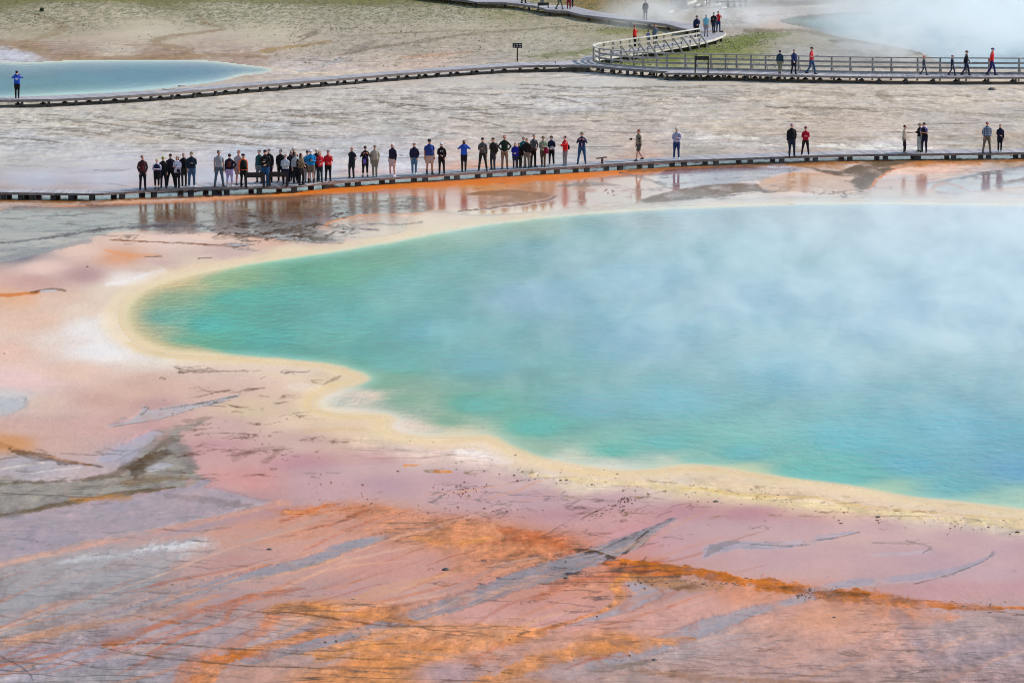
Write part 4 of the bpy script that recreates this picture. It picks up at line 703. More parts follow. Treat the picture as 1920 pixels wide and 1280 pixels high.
UW_B = vals('700 -30 800 -17 963 -1 1006 7.6 1028 9.6 1060 10 1073 11 1096 16.8 1120 21.6 1150 27 1180 31.6 1227 36.2 1268 41 1302 46 1335 51 1352 55.5 1360 61.5')
top_walk, _, _ = boardwalk('boardwalk', 'farthest grey boardwalk crossing the grassy slope at the top', UW_F, UW_B, UP_Z + .008, [720, 780, 840, 890, 944, 990, 1029, 1063, 1100, 1140, 1180, 1215, 1250, 1285], th=.18, sup_w=.3)

# ------------------------------------------------------------------ railings
def railing(label, foot, z, posts, brace_from, brace_dir, mat, height=1.05, top_mat=None, rails=(1.0, .72, .40, .06), group=None):
    f3 = [P(x, y, z) for x, y in foot]; pts, L = resample(f3, .25)
    mid = pts[len(pts) // 2]; root = empty('railing', (mid.x, mid.y, 0)); tag(root, label, 'railing', group); rel = lambda p: p - Vector(root.location)
    ps = []
    for px_, near in posts:
        c_ = [k for k in range(len(pts)) if (abs(photo_x(pts[k]) - px_) < 6)]
        if not c_: c_ = [min(range(len(pts)), key=lambda k: abs(photo_x(pts[k]) - px_))]
        k = (min if near else max)(c_, key=lambda q: pts[q].y) if False else min(c_, key=lambda q: abs(photo_x(pts[q]) - px_) + (0 if not near else 0)); ps.append(pts[k])
    for i, q in enumerate(ps):
        m = MB(); m.box(-.055, .055, -.05, .05, -(z) - .02, height - .05); o = m.build('post', mat, root); o.location = rel(q)
        if i >= brace_from:
            m = MB(); d = Vector(brace_dir).normalized(); m.beam(Vector((0, 0, height * .62)) + d * .05, d * .78 + Vector((0, 0, -z * .75)), .05, .09); o = m.build('brace', mat, root); o.location = rel(q)
    for hz in rails:
        m = MB(); wd, ht = (.20, .07) if hz == rails[0] else (.045, .13)
        off = .0 if hz == rails[0] else .08
        st = 6; k = 0
        while k < len(pts) - 1:
            j = min(len(pts) - 1, k + st); a, b_ = pts[k], pts[j]; t = (b_ - a).normalized(); nrm = Vector((t.y, -t.x, 0)) * off
            up = Vector((0, 0, height - .0 if hz == rails[0] else hz)); m.beam(rel(a + nrm + up - t * .01), rel(b_ + nrm + up + t * .01 * 0), wd, ht); k = j
        m.build('handrail' if hz == rails[0] else 'rail', (top_mat or mat) if hz == rails[0] else mat, root)
    return root
RF = vals('1124 119.5 1144 122.4 1164 124.3 1186 126.4 1208 127.8 1253 129.4 1307 130.2 1380 131.6 1440 133 1540 135.3 1640 137.2 1780 138.4 1920 138.8 2100 139.4 2340 139.8')
railing('weathered brown timber railing along the far side of the right boardwalk before the steam', RF, UP_Z, [(x, 1) for x in (1144, 1164, 1186, 1207, 1230, 1253, 1283, 1306, 1331, 1357, 1383, 1409, 1435, 1463, 1494, 1527, 1558, 1595, 1634, 1674, 1717, 1762, 1812, 1857, 1912, 1960, 2010, 2060, 2110, 2160, 2210, 2260, 2310)], 6, (.45, 1, 0), W_RAIL)
RC = vals('1124 119.5 1112.5 115 1113.5 111.5 1133 107.5 1163 103.5 1198 98.6 1228 94.6 1260 89 1293 83.4 1311 80.5')
railing('pale sunlit timber railing with leaning braces on the curved uphill stretch', RC, UP_Z, [(x, 0) for x in (1124, 1112, 1133, 1149, 1163, 1180, 1198, 1213, 1228, 1244, 1260, 1277, 1293, 1310)], 4, (.9, -.12, 0), wood('sunlit_rail', (150, 142, 134), (196, 188, 178)), top_mat=W_PALE)  # sunlight painted into the timber: paler posts and rails, palest handrail

# ------------------------------------------------------------------ signs and panels
BLK = fabric((30, 28, 28), rough=.6); PANEL = fabric((44, 40, 40), rough=.5); WHT = fabric((214, 212, 206), rough=.6); MAR = wood('brown_timber', (66, 34, 30), (96, 52, 44))
def low_panel(name, label, x0, x1, y, z, h, cat, depth=.5, mat=PANEL, group=None, posts=True):
    a = P(x0, y, z); b = P(x1, y, z); L = (b - a).length; root = empty(name, (a + b) / 2, math.atan2(b.y - a.y, b.x - a.x)); tag(root, label, cat, group)
    m = MB(); t = .03
    m.hexa([(-L / 2, 0, h - .26), (L / 2, 0, h - .26), (L / 2, depth * .75, h - .05), (-L / 2, depth * .75, h - .05), (-L / 2, -.0, h - .02), (L / 2, -.0, h - .02), (L / 2, depth * .75 + .02, h - .30), (-L / 2, depth * .75 + .02, h - .30)]) if False else m.hexa([(-L / 2, .0, h - .26), (L / 2, .0, h - .26), (L / 2, .05, h - .26), (-L / 2, .05, h - .26), (-L / 2, .0, h), (L / 2, .0, h), (L / 2, .05, h), (-L / 2, .05, h)])
    m.build('frame', mat, root)
    m = MB(); m.hexa([(-L / 2 + .03, .053, h - .06), (L / 2 - .03, .053, h - .06), (L / 2 - .03, depth, h - .28), (-L / 2 + .03, depth, h - .28), (-L / 2 + .03, .053, h - .03), (L / 2 - .03, .053, h - .03), (L / 2 - .03, depth, h - .25), (-L / 2 + .03, depth, h - .25)]); m.build('panel', mat, root)
    for s in (-1, 1):
        m = MB(); m.box(-.045, .045, -.05, -.003, -.02, h + .01); m.box(-.07, .07, -.07, .07, -.02, .012); o = m.build('leg', mat, root); o.location = (s * (L / 2 - .05), 0, 0)
    return root
low_panel('information_panel', 'low dark information panel on the crowded walk, left one of the pair', 460, 496, 351, MAIN_Z, .74, 'information panel', group='two low dark panels amid the crowd')
low_panel('information_panel', 'low dark information panel on the crowded walk, beside the woman in pale hoodie', 504, 539, 349.6, MAIN_Z, .74, 'information panel', group='two low dark panels amid the crowd')
low_panel('information_panel', 'dark information panel on tall thin legs on the boardwalk below the long railing', 1302, 1329, 137, UP_Z, 1.12, 'information panel', mat=fabric((52, 50, 48)))
low_panel('bench', 'small grey ledge on two legs at the edge of the farthest boardwalk', 1008, 1029, 15.5, UP_Z, .46, 'bench', depth=.3, mat=W_DARK)
# brown bench with a single leg seen end-on
a = P(1129, 307.2, MAIN_Z); r = empty('stand', a, .42); tag(r, 'small dark brown T shaped stand on the main boardwalk right of the hatted man', 'stand')
m = MB(); m.beam((-.32, 0, .30), (.30, .10, .33), .16, .05); m.build('top', W_DARK, r); m = MB(); m.hexa([(-.07, -.06, -.2), (.05, -.06, -.2), (.05, .04, -.2), (-.07, .04, -.2), (-.02, 0, .27), (.07, 0, .27), (.07, .08, .27), (-.02, .08, .27)]); m.build('leg', MAR, r)
# warning sign on one post
q = P(970, 116.5, 0); r = empty('warning_sign', (q.x, q.y, 0)); tag(r, 'small black warning sign with white lettering on a single dark post behind the walk', 'sign')
H_ = 34.5 / 26.6 * 1.0
MB().box(-.045, .045, -.04, .04, -.1, H_ + .02).build('post', BLK, r)
m = MB(); m.box(-.34, .34, -.085, -.043, H_ - .30, H_ + .04); bd = m.build('board', BLK, r)
y0 = -.092
m = MB()
m.hexa([(-.27, y0, H_ - .27), (-.15, y0, H_ - .27), (-.15, y0 + .005, H_ - .27), (-.27, y0 + .005, H_ - .27), (-.225, y0, H_ - .02), (-.195, y0, H_ - .02), (-.195, y0 + .005, H_ - .02), (-.225, y0 + .005, H_ - .02)]); m.build('pictogram', fabric((150, 148, 144)), bd)
m = MB()
for (x0, x1, z0, z1) in ((-.09, .07, -.09, -.03), (.13, .29, -.09, -.03), (-.06, .05, -.22, -.15), (.16, .28, -.22, -.15)): m.box(x0, x1, y0, y0 + .006, H_ + z0, H_ + z1)
m.build('lettering', fabric((176, 174, 170)), bd)
# ------------------------------------------------------------------ people
PENDING = []
def fuse(o, vox, smooth=2):
    md = o.modifiers.new('r', 'REMESH'); md.mode = 'VOXEL'; md.voxel_size = vox; md.use_smooth_shade = True
    if smooth: s_ = o.modifiers.new('s', 'SMOOTH'); s_.factor = .5; s_.iterations = smooth
    PENDING.append(o)
def flush():
    bpy.context.view_layer.update(); dg = bpy.context.evaluated_depsgraph_get()
    for o in PENDING:
        me = bpy.data.meshes.new_from_object(o.evaluated_get(dg)); me.name = o.name; mats = list(o.data.materials); o['_m'] = 0
        o.modifiers.clear(); o.data = me
        if not me.materials:
            for q in mats: me.materials.append(q)
        del o['_m']
    PENDING.clear()
SKIN = {'light': (206, 160, 138), 'tan': (176, 124, 98), 'red': (200, 140, 122)}
def skin(k):
    if ('skin', k) in MATS: return MATS[('skin', k)]
    m, n, b = mat_new('skin'); b.inputs['Base Color'].default_value = tuple(float(v) for v in s2l(SKIN[k])) + (1,); b.inputs['Roughness'].default_value = .55; b.inputs['Subsurface Weight'].default_value = .05
    MATS[('skin', k)] = m; return m
EYE = fabric((24, 18, 16), rough=.3); LIP = fabric((140, 78, 72), rough=.5)
ARMS = {  # elbow and wrist offsets from the shoulder, x outward
 'down': ((.055, .03, -.29), (.06, -.03, -.55)), 'pocket': ((.075, .07, -.28), (.02, -.06, -.50)), 'cross': ((.06, -.06, -.28), (-.20, -.22, -.24)),
 'hold': ((.05, -.03, -.28), (-.11, -.26, -.22)), 'belly': ((.05, .01, -.29), (-.12, -.21, -.36)), 'face': ((.17, -.16, -.14), (-.10, -.20, .13)),
 'hips': ((.17, .07, -.25), (.0, -.06, -.44)), 'behind': ((.06, .10, -.28), (-.12, .19, -.44)), 'reach': ((.05, -.20, -.16), (.0, -.45, -.14)),
 'chin': ((.06, -.12, -.27), (-.13, -.19, .0)), 'phone': ((.10, -.10, -.24), (-.06, -.32, -.06)), 'swing_f': ((.05, -.08, -.28), (.03, -.26, -.48)), 'swing_b': ((.06, .12, -.27), (.06, .16, -.53))}
def person(x, y, H, face, top, bot, hair, arms=('down', 'down'), legs='stand', z=MAIN_Z, shorts=False, capri=False, short_sleeve=False, cap=None, hat=None, vest=None, shirt=None,
           shoes=(40, 38, 38), long_top=0.0, glasses=False, fat=1.0, sk='light', lean=0.0, pat=None, pat2=None, long_hair=False, print_=None, bare=False, skirt=None, label='', beanie=None, socks=None, turn=0.0, collar=None, hood=False):
    q = P(x, y, z); k = H / 1.75; fat *= random.uniform(1.03, 1.18); lean += random.uniform(-.02, .06); turn += random.uniform(-14, 14)
    root = empty('person', q, math.radians(face)); tag(root, label, 'person', 'people on the boardwalks')
    body = MB(); sh_z, hip_z = 1.425, .92
    hx, hd = lean * .9, 0  # sideways not used; lean forward (-y)
    def L(p, zz=None):   # lean the upper body forwards about the hip
        t = max(0, p[2] - hip_z); return (p[0], p[1] - t * lean, p[2] - t * lean * lean * .5)
    # legs
    if legs == 'stand': KN = [(.105, -.02, .49), (.105, -.02, .49)]; AN = [(.12, .0, .08), (.12, .0, .08)]; yaw = (14, -14)
    elif legs == 'wide': KN = [(.15, -.02, .49)] * 2; AN = [(.20, .0, .08)] * 2; yaw = (18, -18)
    elif legs == 'close': KN = [(.085, -.02, .49)] * 2; AN = [(.08, .0, .08)] * 2; yaw = (10, -10)
    elif legs == 'walk': KN = [(.09, -.17, .50), (.09, .06, .48)]; AN = [(.09, -.24, .08), (.09, .30, .13)]; yaw = (0, 0)
    elif legs == 'step': KN = [(.09, -.09, .50), (.09, .03, .48)]; AN = [(.09, -.12, .08), (.09, .17, .09)]; yaw = (4, -4)
    _b = random.choice((0, 1)); KN = list(KN); AN = list(AN)
    if legs in ('stand', 'close', 'wide'): _s = random.uniform(.02, .07); KN[_b] = (KN[_b][0] + .015, KN[_b][1] - _s, KN[_b][2]); AN[_b] = (AN[_b][0] + .02, AN[_b][1] - _s * .7, AN[_b][2]); face += random.uniform(-6, 6)
    hips = []; trs = MB(); shoe_pts = []
    for i, s in enumerate((1, -1)):
        kn = (s * KN[i][0], KN[i][1], KN[i][2]); an = (s * AN[i][0], AN[i][1], AN[i][2]); hp = (s * .088, 0, hip_z)
        body.tube([hp, tuple((a + b) / 2 for a, b in zip(hp, kn)), kn, tuple(a * .6 + b * .4 for a, b in zip(kn, an)), an, (an[0], an[1], an[2] - .05)], [.08, .072, .052, .055, .036, .036], 10)
        body.tube([(an[0], an[1] + .04, an[2] - .05), (an[0], an[1] - .13, an[2] - .06)], [(.035, .03), (.035, .02)], 8)
        shoe_pts.append((an, s))
        if not skirt:
            if shorts: kk = tuple(a * .88 + b * .12 for a, b in zip(kn, hp)); trs.tube([(hp[0], hp[1], hp[2] + .02), tuple((a + b) / 2 for a, b in zip(hp, kn)), kk], [.10 * fat, .098 * fat, .098], 12)
            else:
                e = tuple(a + (b - a) * (.62 if capri else .97) for a, b in zip(kn, an))
                trs.tube([(hp[0], hp[1], hp[2] + .02), tuple((a + b) / 2 for a, b in zip(hp, kn)), kn, tuple(a * .5 + b * .5 for a, b in zip(kn, e)), e], [.098 * fat, .088 * fat, .066, .064, .062 if capri else .056], 12)
    if skirt: trs.rings([(0, 0, .50, .20, .16), (0, 0, .75, .19 * fat, .14 * fat), (0, 0, 1.0, .155 * fat, .115 * fat)])
    else: trs.rings([(0, 0, .83, .15 * fat, .10 * fat), (0, 0, .90, .168 * fat, .118 * fat), (0, -.0, 1.02, .155 * fat, .108 * fat), (0, 0, 1.06, .148 * fat, .10 * fat)])
    # torso of the body
    body.rings([L((0, 0, zz)) + (rx, ry) for zz, rx, ry in ((.86, .13, .09), (.96, .15, .10), (1.12, .125, .09), (1.28, .145, .10), (1.40, .15, .09), (1.455, .09, .065))])
    nb, nt_ = L((0, .01, 1.43)), L((0, -.01, 1.56)); body.tube([nb, nt_], [.055, .05], 10)
    hc = Vector(L((0, -.015, 1.628))); ty = math.radians(turn); R = Matrix.Rotation(ty, 3, 'Z')
    hd_ = MB()  # head: cranium, jaw, nose, ears
    hd_.ball((0, .01, .02), (.072, .092, .088), 14, 10); hd_.ball((0, -.022, -.045), (.054, .062, .062), 12, 8); hd_.ball((0, -.088, -.02), (.012, .018, .024), 8, 6)
    for s in (-1, 1): hd_.ball((s * .073, .01, -.012), (.010, .018, .028), 6, 5)
    hv = [hc + R @ (Vector(v) * 1.07) for v in hd_.v]; body.add(hv, hd_.f)
    # arms
    topm = MB(); ends = []
    for i, s in enumerate((1, -1)):
        e, w_ = ARMS[arms[i]]; S0 = Vector(L((s * .158 * (1 + (fat - 1) * .5), .0, sh_z - .01))); E = S0 + Vector((s * e[0], e[1], e[2])); Wp = S0 + Vector((s * w_[0], w_[1], w_[2]))
        body.tube([S0, E, Wp], [.045, .036, .026], 8)
        d = (Wp - E).normalized(); sd_ = Vector((0, 0, 1)).cross(d) if abs(d.z) < .9 else Vector((1, 0, 0)); 
        if sd_.length < .1: sd_ = Vector((1, 0, 0))
        sd_.normalize(); nm = sd_.cross(d).normalized(); pc = Wp + d * .055
        body.tube([Wp, pc, Wp + d * .095], [(.028, .026), (.040, .020), (.036, .017)], 8)
        for fi in range(4):   # fingers, slightly curled and unequal
            o = sd_ * (fi - 1.5) * .021; ln = (.062, .074, .070, .054)[fi]; b0 = Wp + d * .09 + o
            body.tube([b0, b0 + d * ln * .5, b0 + d * ln * .85 + nm * .018], [.0105, .010, .0085], 6)
        tb = Wp + d * .03 + sd_ * .032 * -s; body.tube([tb, tb + d * .032 - sd_ * s * .016, tb + d * .062 - sd_ * s * .014], [.012, .0115, .009], 6)
        if short_sleeve: M_ = S0.lerp(E, .72); topm.tube([S0 + Vector((-s * .06, 0, -.015)), S0 + Vector((-s * .01, 0, -.022)), S0 + Vector((s * .012, 0, -.05)) + (E - S0) * .05, M_], [.048, .060, .065, .064], 10)
        else: topm.tube([S0 + Vector((-s * .06, 0, -.015)), S0 + Vector((-s * .01, 0, -.022)), S0 + Vector((s * .012, -.0, -.06)) + (E - S0) * .08, E, Wp + (E - Wp) * .06], [.045, .056, .060 * fat ** .5, .050, .040], 10)
        ends.append((Wp, pc))
    if not bare:
        tz = .93 - long_top
        topm.rings([L((0, 0, tz)) + (.175 * fat + long_top * .06, .125 * fat), L((0, 0, 1.02)) + (.168 * fat, .122 * fat), L((0, 0, 1.14)) + (.155 * fat, .115 * fat), L((0, 0, 1.28)) + (.172 * fat ** .6, .122 * fat), L((0, 0, 1.38)) + (.172, .112), L((0, 0, 1.435)) + (.150, .095), L((0, 0, 1.475)) + (.100, .076), L((0, 0, 1.51)) + (.062, .058)], 16)
    body.scale(k); bo = body.build('body', skin(sk), root); fuse(bo, .0125 * k, 1)
    topm.scale(k); to = topm.build('jacket' if not short_sleeve else 'shirt', fabric(top, pat, pat2), root); fuse(to, .016 * k)
    trs.scale(k); tr = trs.build('shorts' if shorts else ('skirt' if skirt else 'trousers'), fabric(skirt or bot), root); fuse(tr, .016 * k)
    for an, s in shoe_pts:
        m = MB(); m.rings([(0, -.045, -.08, .048, .135), (0, -.045, -.055, .05, .138), (0, -.02, -.02, .045, .095), (0, .03, .02, .042, .05)], 12)
        m.v = [tuple(Matrix.Rotation(math.radians(10 * s if legs in ('stand', 'wide') else 0), 3, 'Z') @ Vector(v)) for v in m.v]; m.scale(k); o = m.build('shoe', fabric(shoes), root, True); o.location = Vector(an) * k
        if socks:
            m = MB(); m.rings([(0, 0, .0, .045, .048), (0, 0, .10, .05, .05), (0, 0, .16, .056, .056)]); m.scale(k); o = m.build('sock', fabric(socks), root, True); o.location = Vector(an) * k
    hk = hc * k
    def head_part(m, name, mat, sm=True):
        m.scale(k * 1.07); o = m.build(name, mat, root, sm); o.location = hk; o.rotation_euler = (0, 0, ty); return o
    if hair:
        m = MB()
        if long_hair:
            m.ball((0, .022, .022), (.086, .094, .094), 14, 10, .03); m.rings([(0, .055, -.22, .075, .04), (0, .055, -.10, .09, .06), (0, .04, .02, .085, .08), (0, .03, .06, .06, .06)], 12); o = head_part(m, 'hair', fabric(hair)); fuse(o, .012 * k, 1)
        else:
            m.ball((0, .024, .034), (.082, .094, .084), 14, 10, .02); head_part(m, 'hair', fabric(hair))
    if cap:
        m = MB(); m.rings([(0, .01, .032, .086, .102), (0, .01, .07, .083, .098), (0, .012, .105, .06, .072), (0, .012, .12, .02, .025)], 14); o = head_part(m, 'cap', fabric(cap)); b_ = MB(); b_.rings([(0, -.115, .034, .064, .070), (0, -.112, .044, .062, .066)], 12); b_.scale(k); b_.build('brim', fabric(cap), o, True)
    if beanie:
        m = MB(); m.rings([(0, .012, .02, .086, .10), (0, .012, .07, .084, .098), (0, .014, .115, .055, .065), (0, .014, .135, .018, .02)], 14); o = head_part(m, 'knit_hat', fabric(beanie))
        b_ = MB(); b_.ball((0, .014, .145), .024, 8, 6); b_.scale(k); b_.build('pompom', fabric(beanie), o, True)
    if hat:
        m = MB(); m.rings([(0, 0, .040, .165, .18), (0, 0, .050, .165, .18), (0, .005, .056, .088, .104), (0, .005, .11, .076, .09), (0, .005, .128, .05, .065)], 16); head_part(m, 'sun_hat', fabric(hat))
    for s in (-1, 1):
        m = MB(); m.ball((s * .029, -.082, .002), (.011, .008, .007), 6, 5); head_part(m, 'eye', EYE)
    m = MB(); m.ball((0, -.083, -.058), (.022, .006, .006), 8, 5); head_part(m, 'mouth', LIP)
    if glasses:
        m = MB(); m.box(-.062, -.008, -.104, -.094, -.012, .018); m.box(.008, .062, -.104, -.094, -.012, .018); m.box(-.01, .01, -.102, -.094, .004, .012); head_part(m, 'sunglasses', EYE, False)
    if vest:
        m = MB(); m.rings([L((0, 0, .92)) + (.182 * fat, .132 * fat), L((0, 0, 1.14)) + (.165 * fat, .124 * fat), L((0, 0, 1.30)) + (.180 * fat ** .6, .130 * fat), L((0, 0, 1.40)) + (.165, .116), L((0, 0, 1.465)) + (.10, .08)], 16); m.scale(k); m.build('vest', fabric(vest), root, True)
    if shirt:
        m = MB(); m.rings([L((0, -.075 * fat, .95)) + (.06, .060), L((0, -.07 * fat, 1.14)) + (.055, .058), L((0, -.065, 1.30)) + (.06, .064), L((0, -.045, 1.42)) + (.05, .055), L((0, -.02, 1.49)) + (.045, .045)], 12); m.scale(k); m.build('shirt_front', fabric(shirt), root, True)
    if collar or hood:
        m = MB(); m.rings([L((0, .01, 1.43)) + (.105, .088), L((0, .012, 1.49)) + (.088, .078), L((0, .015, 1.53)) + (.078, .072)], 14); m.scale(k); m.build('collar' if collar else 'hood', fabric(collar or top), root, True)
    if print_:
        m = MB()
        for (x0, x1, z0, z1) in print_[1]: m.hexa([(a_, b_, c_) for (a_, b_, c_) in ((x0, -.147 * fat, z0), (x1, -.147 * fat, z0), (x1, -.10, z0), (x0, -.10, z0), (x0, -.142 * fat, z1), (x1, -.142 * fat, z1), (x1, -.10, z1), (x0, -.10, z1))])
        m.scale(k)
        if print_[2:]: m.v = [(-v[0], -v[1], v[2]) for v in m.v]
        m.build('print', fabric(print_[0]), root)
    return root, k, ends
def at_world(r, p, k):   # local point (1.75 m figure) to world
    v = Matrix.Rotation(r.rotation_euler[2], 3, 'Z') @ (Vector(p) * k); return r.location + v
def bag(r, k, p, size, rgb, label, kind='bag', strap=None, cat=None, rgb2=None):
    w_, d_, h_ = size; o0 = at_world(r, p, k); e = empty({'bag': 'handbag', 'pack': 'backpack'}[kind], o0, r.rotation_euler[2]); tag(e, label, cat or {'bag': 'handbag', 'pack': 'backpack'}[kind])
    m = MB(); m.rings([(0, 0, -h_ * .5, w_ * .46, d_ * .42), (0, 0, -h_ * .35, w_ * .5, d_ * .5), (0, 0, h_ * .2, w_ * .46, d_ * .46), (0, 0, h_ * .5, w_ * .30, d_ * .25)], 12); m.build('pouch', fabric(rgb), e, True)
    if strap:
        m = MB(); pts = [Vector(e.location)] ; m = MB(); loc = [(Matrix.Rotation(r.rotation_euler[2], 3, 'Z').inverted() @ (at_world(r, s_, k) - o0)) for s_ in strap]; m.tube(loc, [(.014, .014)] * len(loc), 6); m.build('strap', fabric(rgb2 or rgb), e)
    if kind == 'pack': m = MB(); m.rings([(0, d_ * .45, -h_ * .35, w_ * .3, d_ * .2), (0, d_ * .5, -h_ * .1, w_ * .3, d_ * .22), (0, d_ * .42, 0, w_ * .2, d_ * .1)], 10); m.build('pocket', fabric(rgb2 or rgb), e, True)
    return e
def camera_thing(r, k, p, label, small=False, name='camera'):
    e = empty('hand_held_camera' if not small else 'phone', at_world(r, p, k), r.rotation_euler[2]); tag(e, label, 'camera' if not small else 'phone')
    if small: m = MB(); m.box(-.075, .075, -.006, .006, -.038, .038); m.build('case', fabric((36, 34, 36)), e); m = MB(); m.box(-.07, .07, .006, .008, -.034, .034); m.build('screen', fabric((90, 96, 104)), e)
    else:
        m = MB(); m.box(-.065, .065, -.03, .03, -.045, .045); m.box(-.025, .025, -.03, .03, .045, .062); m.build('camera_body', BLK, e); m = MB(); m.tube([(0, -.03, 0), (0, -.06, 0), (0, -.11, 0)], [.033, .036, .036], 12); m.build('lens', BLK, e, True)
    return e
STR = lambda s=1: [(-.13 * s, -.02, 1.47), (0, -.15, 1.25), (.17 * s, -.10, 1.0)]
LACE = [(-.06, -.02, 1.50), (0, -.16, 1.22), (.06, -.02, 1.50)]
N = (26, 28, 38); K = (24, 23, 25); NAVY = (30, 36, 66); JEAN = (62, 92, 126); DJ = (40, 48, 66); KH = (150, 136, 114); GREY = (122, 124, 126); RED = (196, 34, 44); WH = (224, 222, 222)
UA = [(-.07, -.045, 1.245, 1.325), (.045, .07, 1.245, 1.325), (-.045, .045, 1.275, 1.292)]
p = person
# left group
p(268, 356, 1.73, 12, (62, 30, 36), N, (120, 110, 104), ('pocket', 'pocket'), shirt=(118, 42, 52), sk='red', label='grey haired man in maroon shirt and dark jacket, leftmost of the crowd', turn=10)
r, k, e = p(295, 354.5, 1.52, -8, (190, 186, 214), K, (206, 184, 130), ('cross', 'cross'), vest=(28, 32, 58), capri=True, legs='close', label='short blond woman with crossed arms in navy vest over pale sleeves', fat=1.05)
p(306.5, 352.3, 1.58, 5, K, N, (86, 78, 50), ('down', 'down'), cap=(150, 150, 70), glasses=True, label='woman in black with a yellow green visor behind the blond woman', capri=False)
p(320.5, 351, 1.68, 0, (32, 28, 40), K, None, ('down', 'pocket'), cap=(44, 40, 42), glasses=True, legs='wide', label='person in dark cap and sunglasses dressed all in black with feet apart')
r, k, e = p(333, 351.5, 1.58, -15, (214, 208, 226), N, (92, 62, 48), ('cross', 'hold'), long_hair=True, long_top=.10, glasses=True, fat=1.08, legs='close', label='brown haired woman in white lavender jacket in the left group')
bag(r, k, (.12, -.16, .96), (.20, .10, .17), (34, 32, 40), 'small dark bag slung across the white lavender jacket', strap=STR(-1))
p(345, 348.6, 1.66, 8, K, (60, 56, 50), (128, 122, 116), ('down', 'down'), legs='close', label='grey haired woman in black top and patterned dark trousers')
r, k, e = p(360, 350.5, 1.78, 0, (24, 40, 56), JEAN, None, ('hold', 'pocket'), cap=(136, 130, 108), shoes=WH, shirt=(18, 20, 28), label='man in khaki cap, navy jacket and blue jeans holding a camera', fat=1.08, turn=-12)
camera_thing(r, k, (.03, -.27, 1.19), 'small camera held at the chest of the man in blue jeans and navy jacket')
# around the panels
p(411, 349.5, 1.82, 14, (150, 152, 160), (84, 100, 116), (92, 80, 72), ('down', 'down'), short_sleeve=True, sk='tan', turn=12, label='tall man with cropped hair in grey short sleeved shirt and faded jeans', legs='wide')
r, k, e = p(431, 350, 1.66, 178, (28, 22, 40), (176, 164, 214), (50, 38, 34), ('down', 'hips'), capri=True, shoes=(200, 196, 200), fat=1.08, label='dark haired woman seen from behind in lavender trousers and black top')
bag(r, k, (.02, .17, 1.20), (.18, .10, .28), (92, 36, 24), 'small brown backpack on the woman in lavender trousers', 'pack', cat='backpack')
p(448, 347, 1.76, 15, (186, 172, 176), (176, 150, 134), (140, 92, 74), ('chin', 'down'), shorts=True, long_top=.12, label='person in pale pinkish long shirt and shorts behind the man with orange sleeve', turn=-15, sk='red')
p(456.5, 350, 1.66, 24, (228, 110, 62), K, None, ('down', 'down'), vest=(20, 20, 22), cap=(24, 22, 24), turn=20, fat=1.1, label='man in black vest over orange sleeves and a black cap left of the dark panel', long_top=.05)
p(487, 342.5, 1.66, -30, (24, 70, 72), (112, 114, 118), (58, 46, 42), ('behind', 'down'), label='person in dark teal jacket half hidden behind the man in black hoodie', turn=10)
r, k, e = p(498, 349.5, 1.85, -6, K, (34, 78, 122), None, ('belly', 'hold'), cap=(26, 22, 22), hood=True, print_=((120, 116, 112), [(-.06, .05, 1.27, 1.30), (-.05, .06, 1.21, 1.24), (-.06, .03, 1.15, 1.18)]), fat=1.12, label='heavy man in black printed hoodie and blue jeans between the two panels', legs='close')
p(505, 341.5, 1.70, -14, (26, 26, 32), N, (48, 40, 38), ('down', 'pocket'), label='dark haired man in black jacket standing behind the black printed hoodie')
p(526.5, 341.5, 1.66, -10, (26, 26, 28), K, (62, 58, 58), ('down', 'pocket'), turn=-15, fat=1.06, label='dark grey haired man in black jacket right behind the right hand panel')
r, k, e = p(535.5, 347.5, 1.56, -12, (190, 196, 206), (34, 34, 62), (104, 66, 44), ('hold', 'belly'), hood=True, glasses=True, fat=1.05, label='short woman with brown hair in pale grey hoodie beside the right panel')
p(546.5, 341.5, 1.62, 4, (44, 40, 48), N, (140, 128, 120), ('down', 'down'), glasses=True, label='grey haired person in dark top behind the woman with pale hoodie and black pack')
p(551, 338.5, 1.72, -5, (34, 30, 34), K, (44, 36, 34), ('down', 'down'), cap=(214, 212, 208), glasses=True, label='person in white peaked cap and dark clothes in the back row right of the panels')
r, k, e = p(555, 343.5, 1.57, 20, (186, 184, 186), N, (190, 164, 120), ('hold', 'down'), hood=True, label='blond person in light grey hoodie with a black pack on the shoulder')
bag(r, k, (.10, -.17, 1.16), (.22, .13, .38), (26, 24, 30), 'black pack hugged at the front of the light grey hoodie', 'pack', cat='backpack')
p(564, 347, 1.62, 60, (118, 100, 76), K, (52, 40, 34), ('belly', 'hold'), pat='blotch', pat2=(84, 70, 52), long_hair=True, label='dark haired woman in olive brown patterned top and black trousers')
p(576.5, 342, 1.62, 15, (170, 168, 166), (176, 166, 160), (70, 62, 60), ('down', 'down'), beanie=None, cap=(64, 60, 62), label='person in pale clothes and dark cap mostly hidden behind the blue jacket')
r, k, e = p(583, 342.8, 1.70, 3, (24, 134, 196), (112, 102, 92), None, ('hold', 'hips'), cap=(222, 224, 240), shorts=True, socks=(34, 30, 34), fat=1.15, label='man in bright blue jacket, white cap and grey shorts with dark socks')
camera_thing(r, k, (-.02, -.20, 1.22), 'dark camera hanging on the chest of the man in bright blue jacket')
bag(r, k, (-.27, -.02, .86), (.18, .12, .20), (74, 40, 34), 'brown handbag hanging beside the grey shorts of the man in blue', strap=[(-.2, 0, 1.15), (-.27, -.02, .95)])
p(594, 339.4, 1.66, -4, (44, 32, 38), DJ, (60, 46, 42), ('down', 'down'), cap=(226, 220, 216), label='person in white cap and dark top behind the woman in red with long hair')
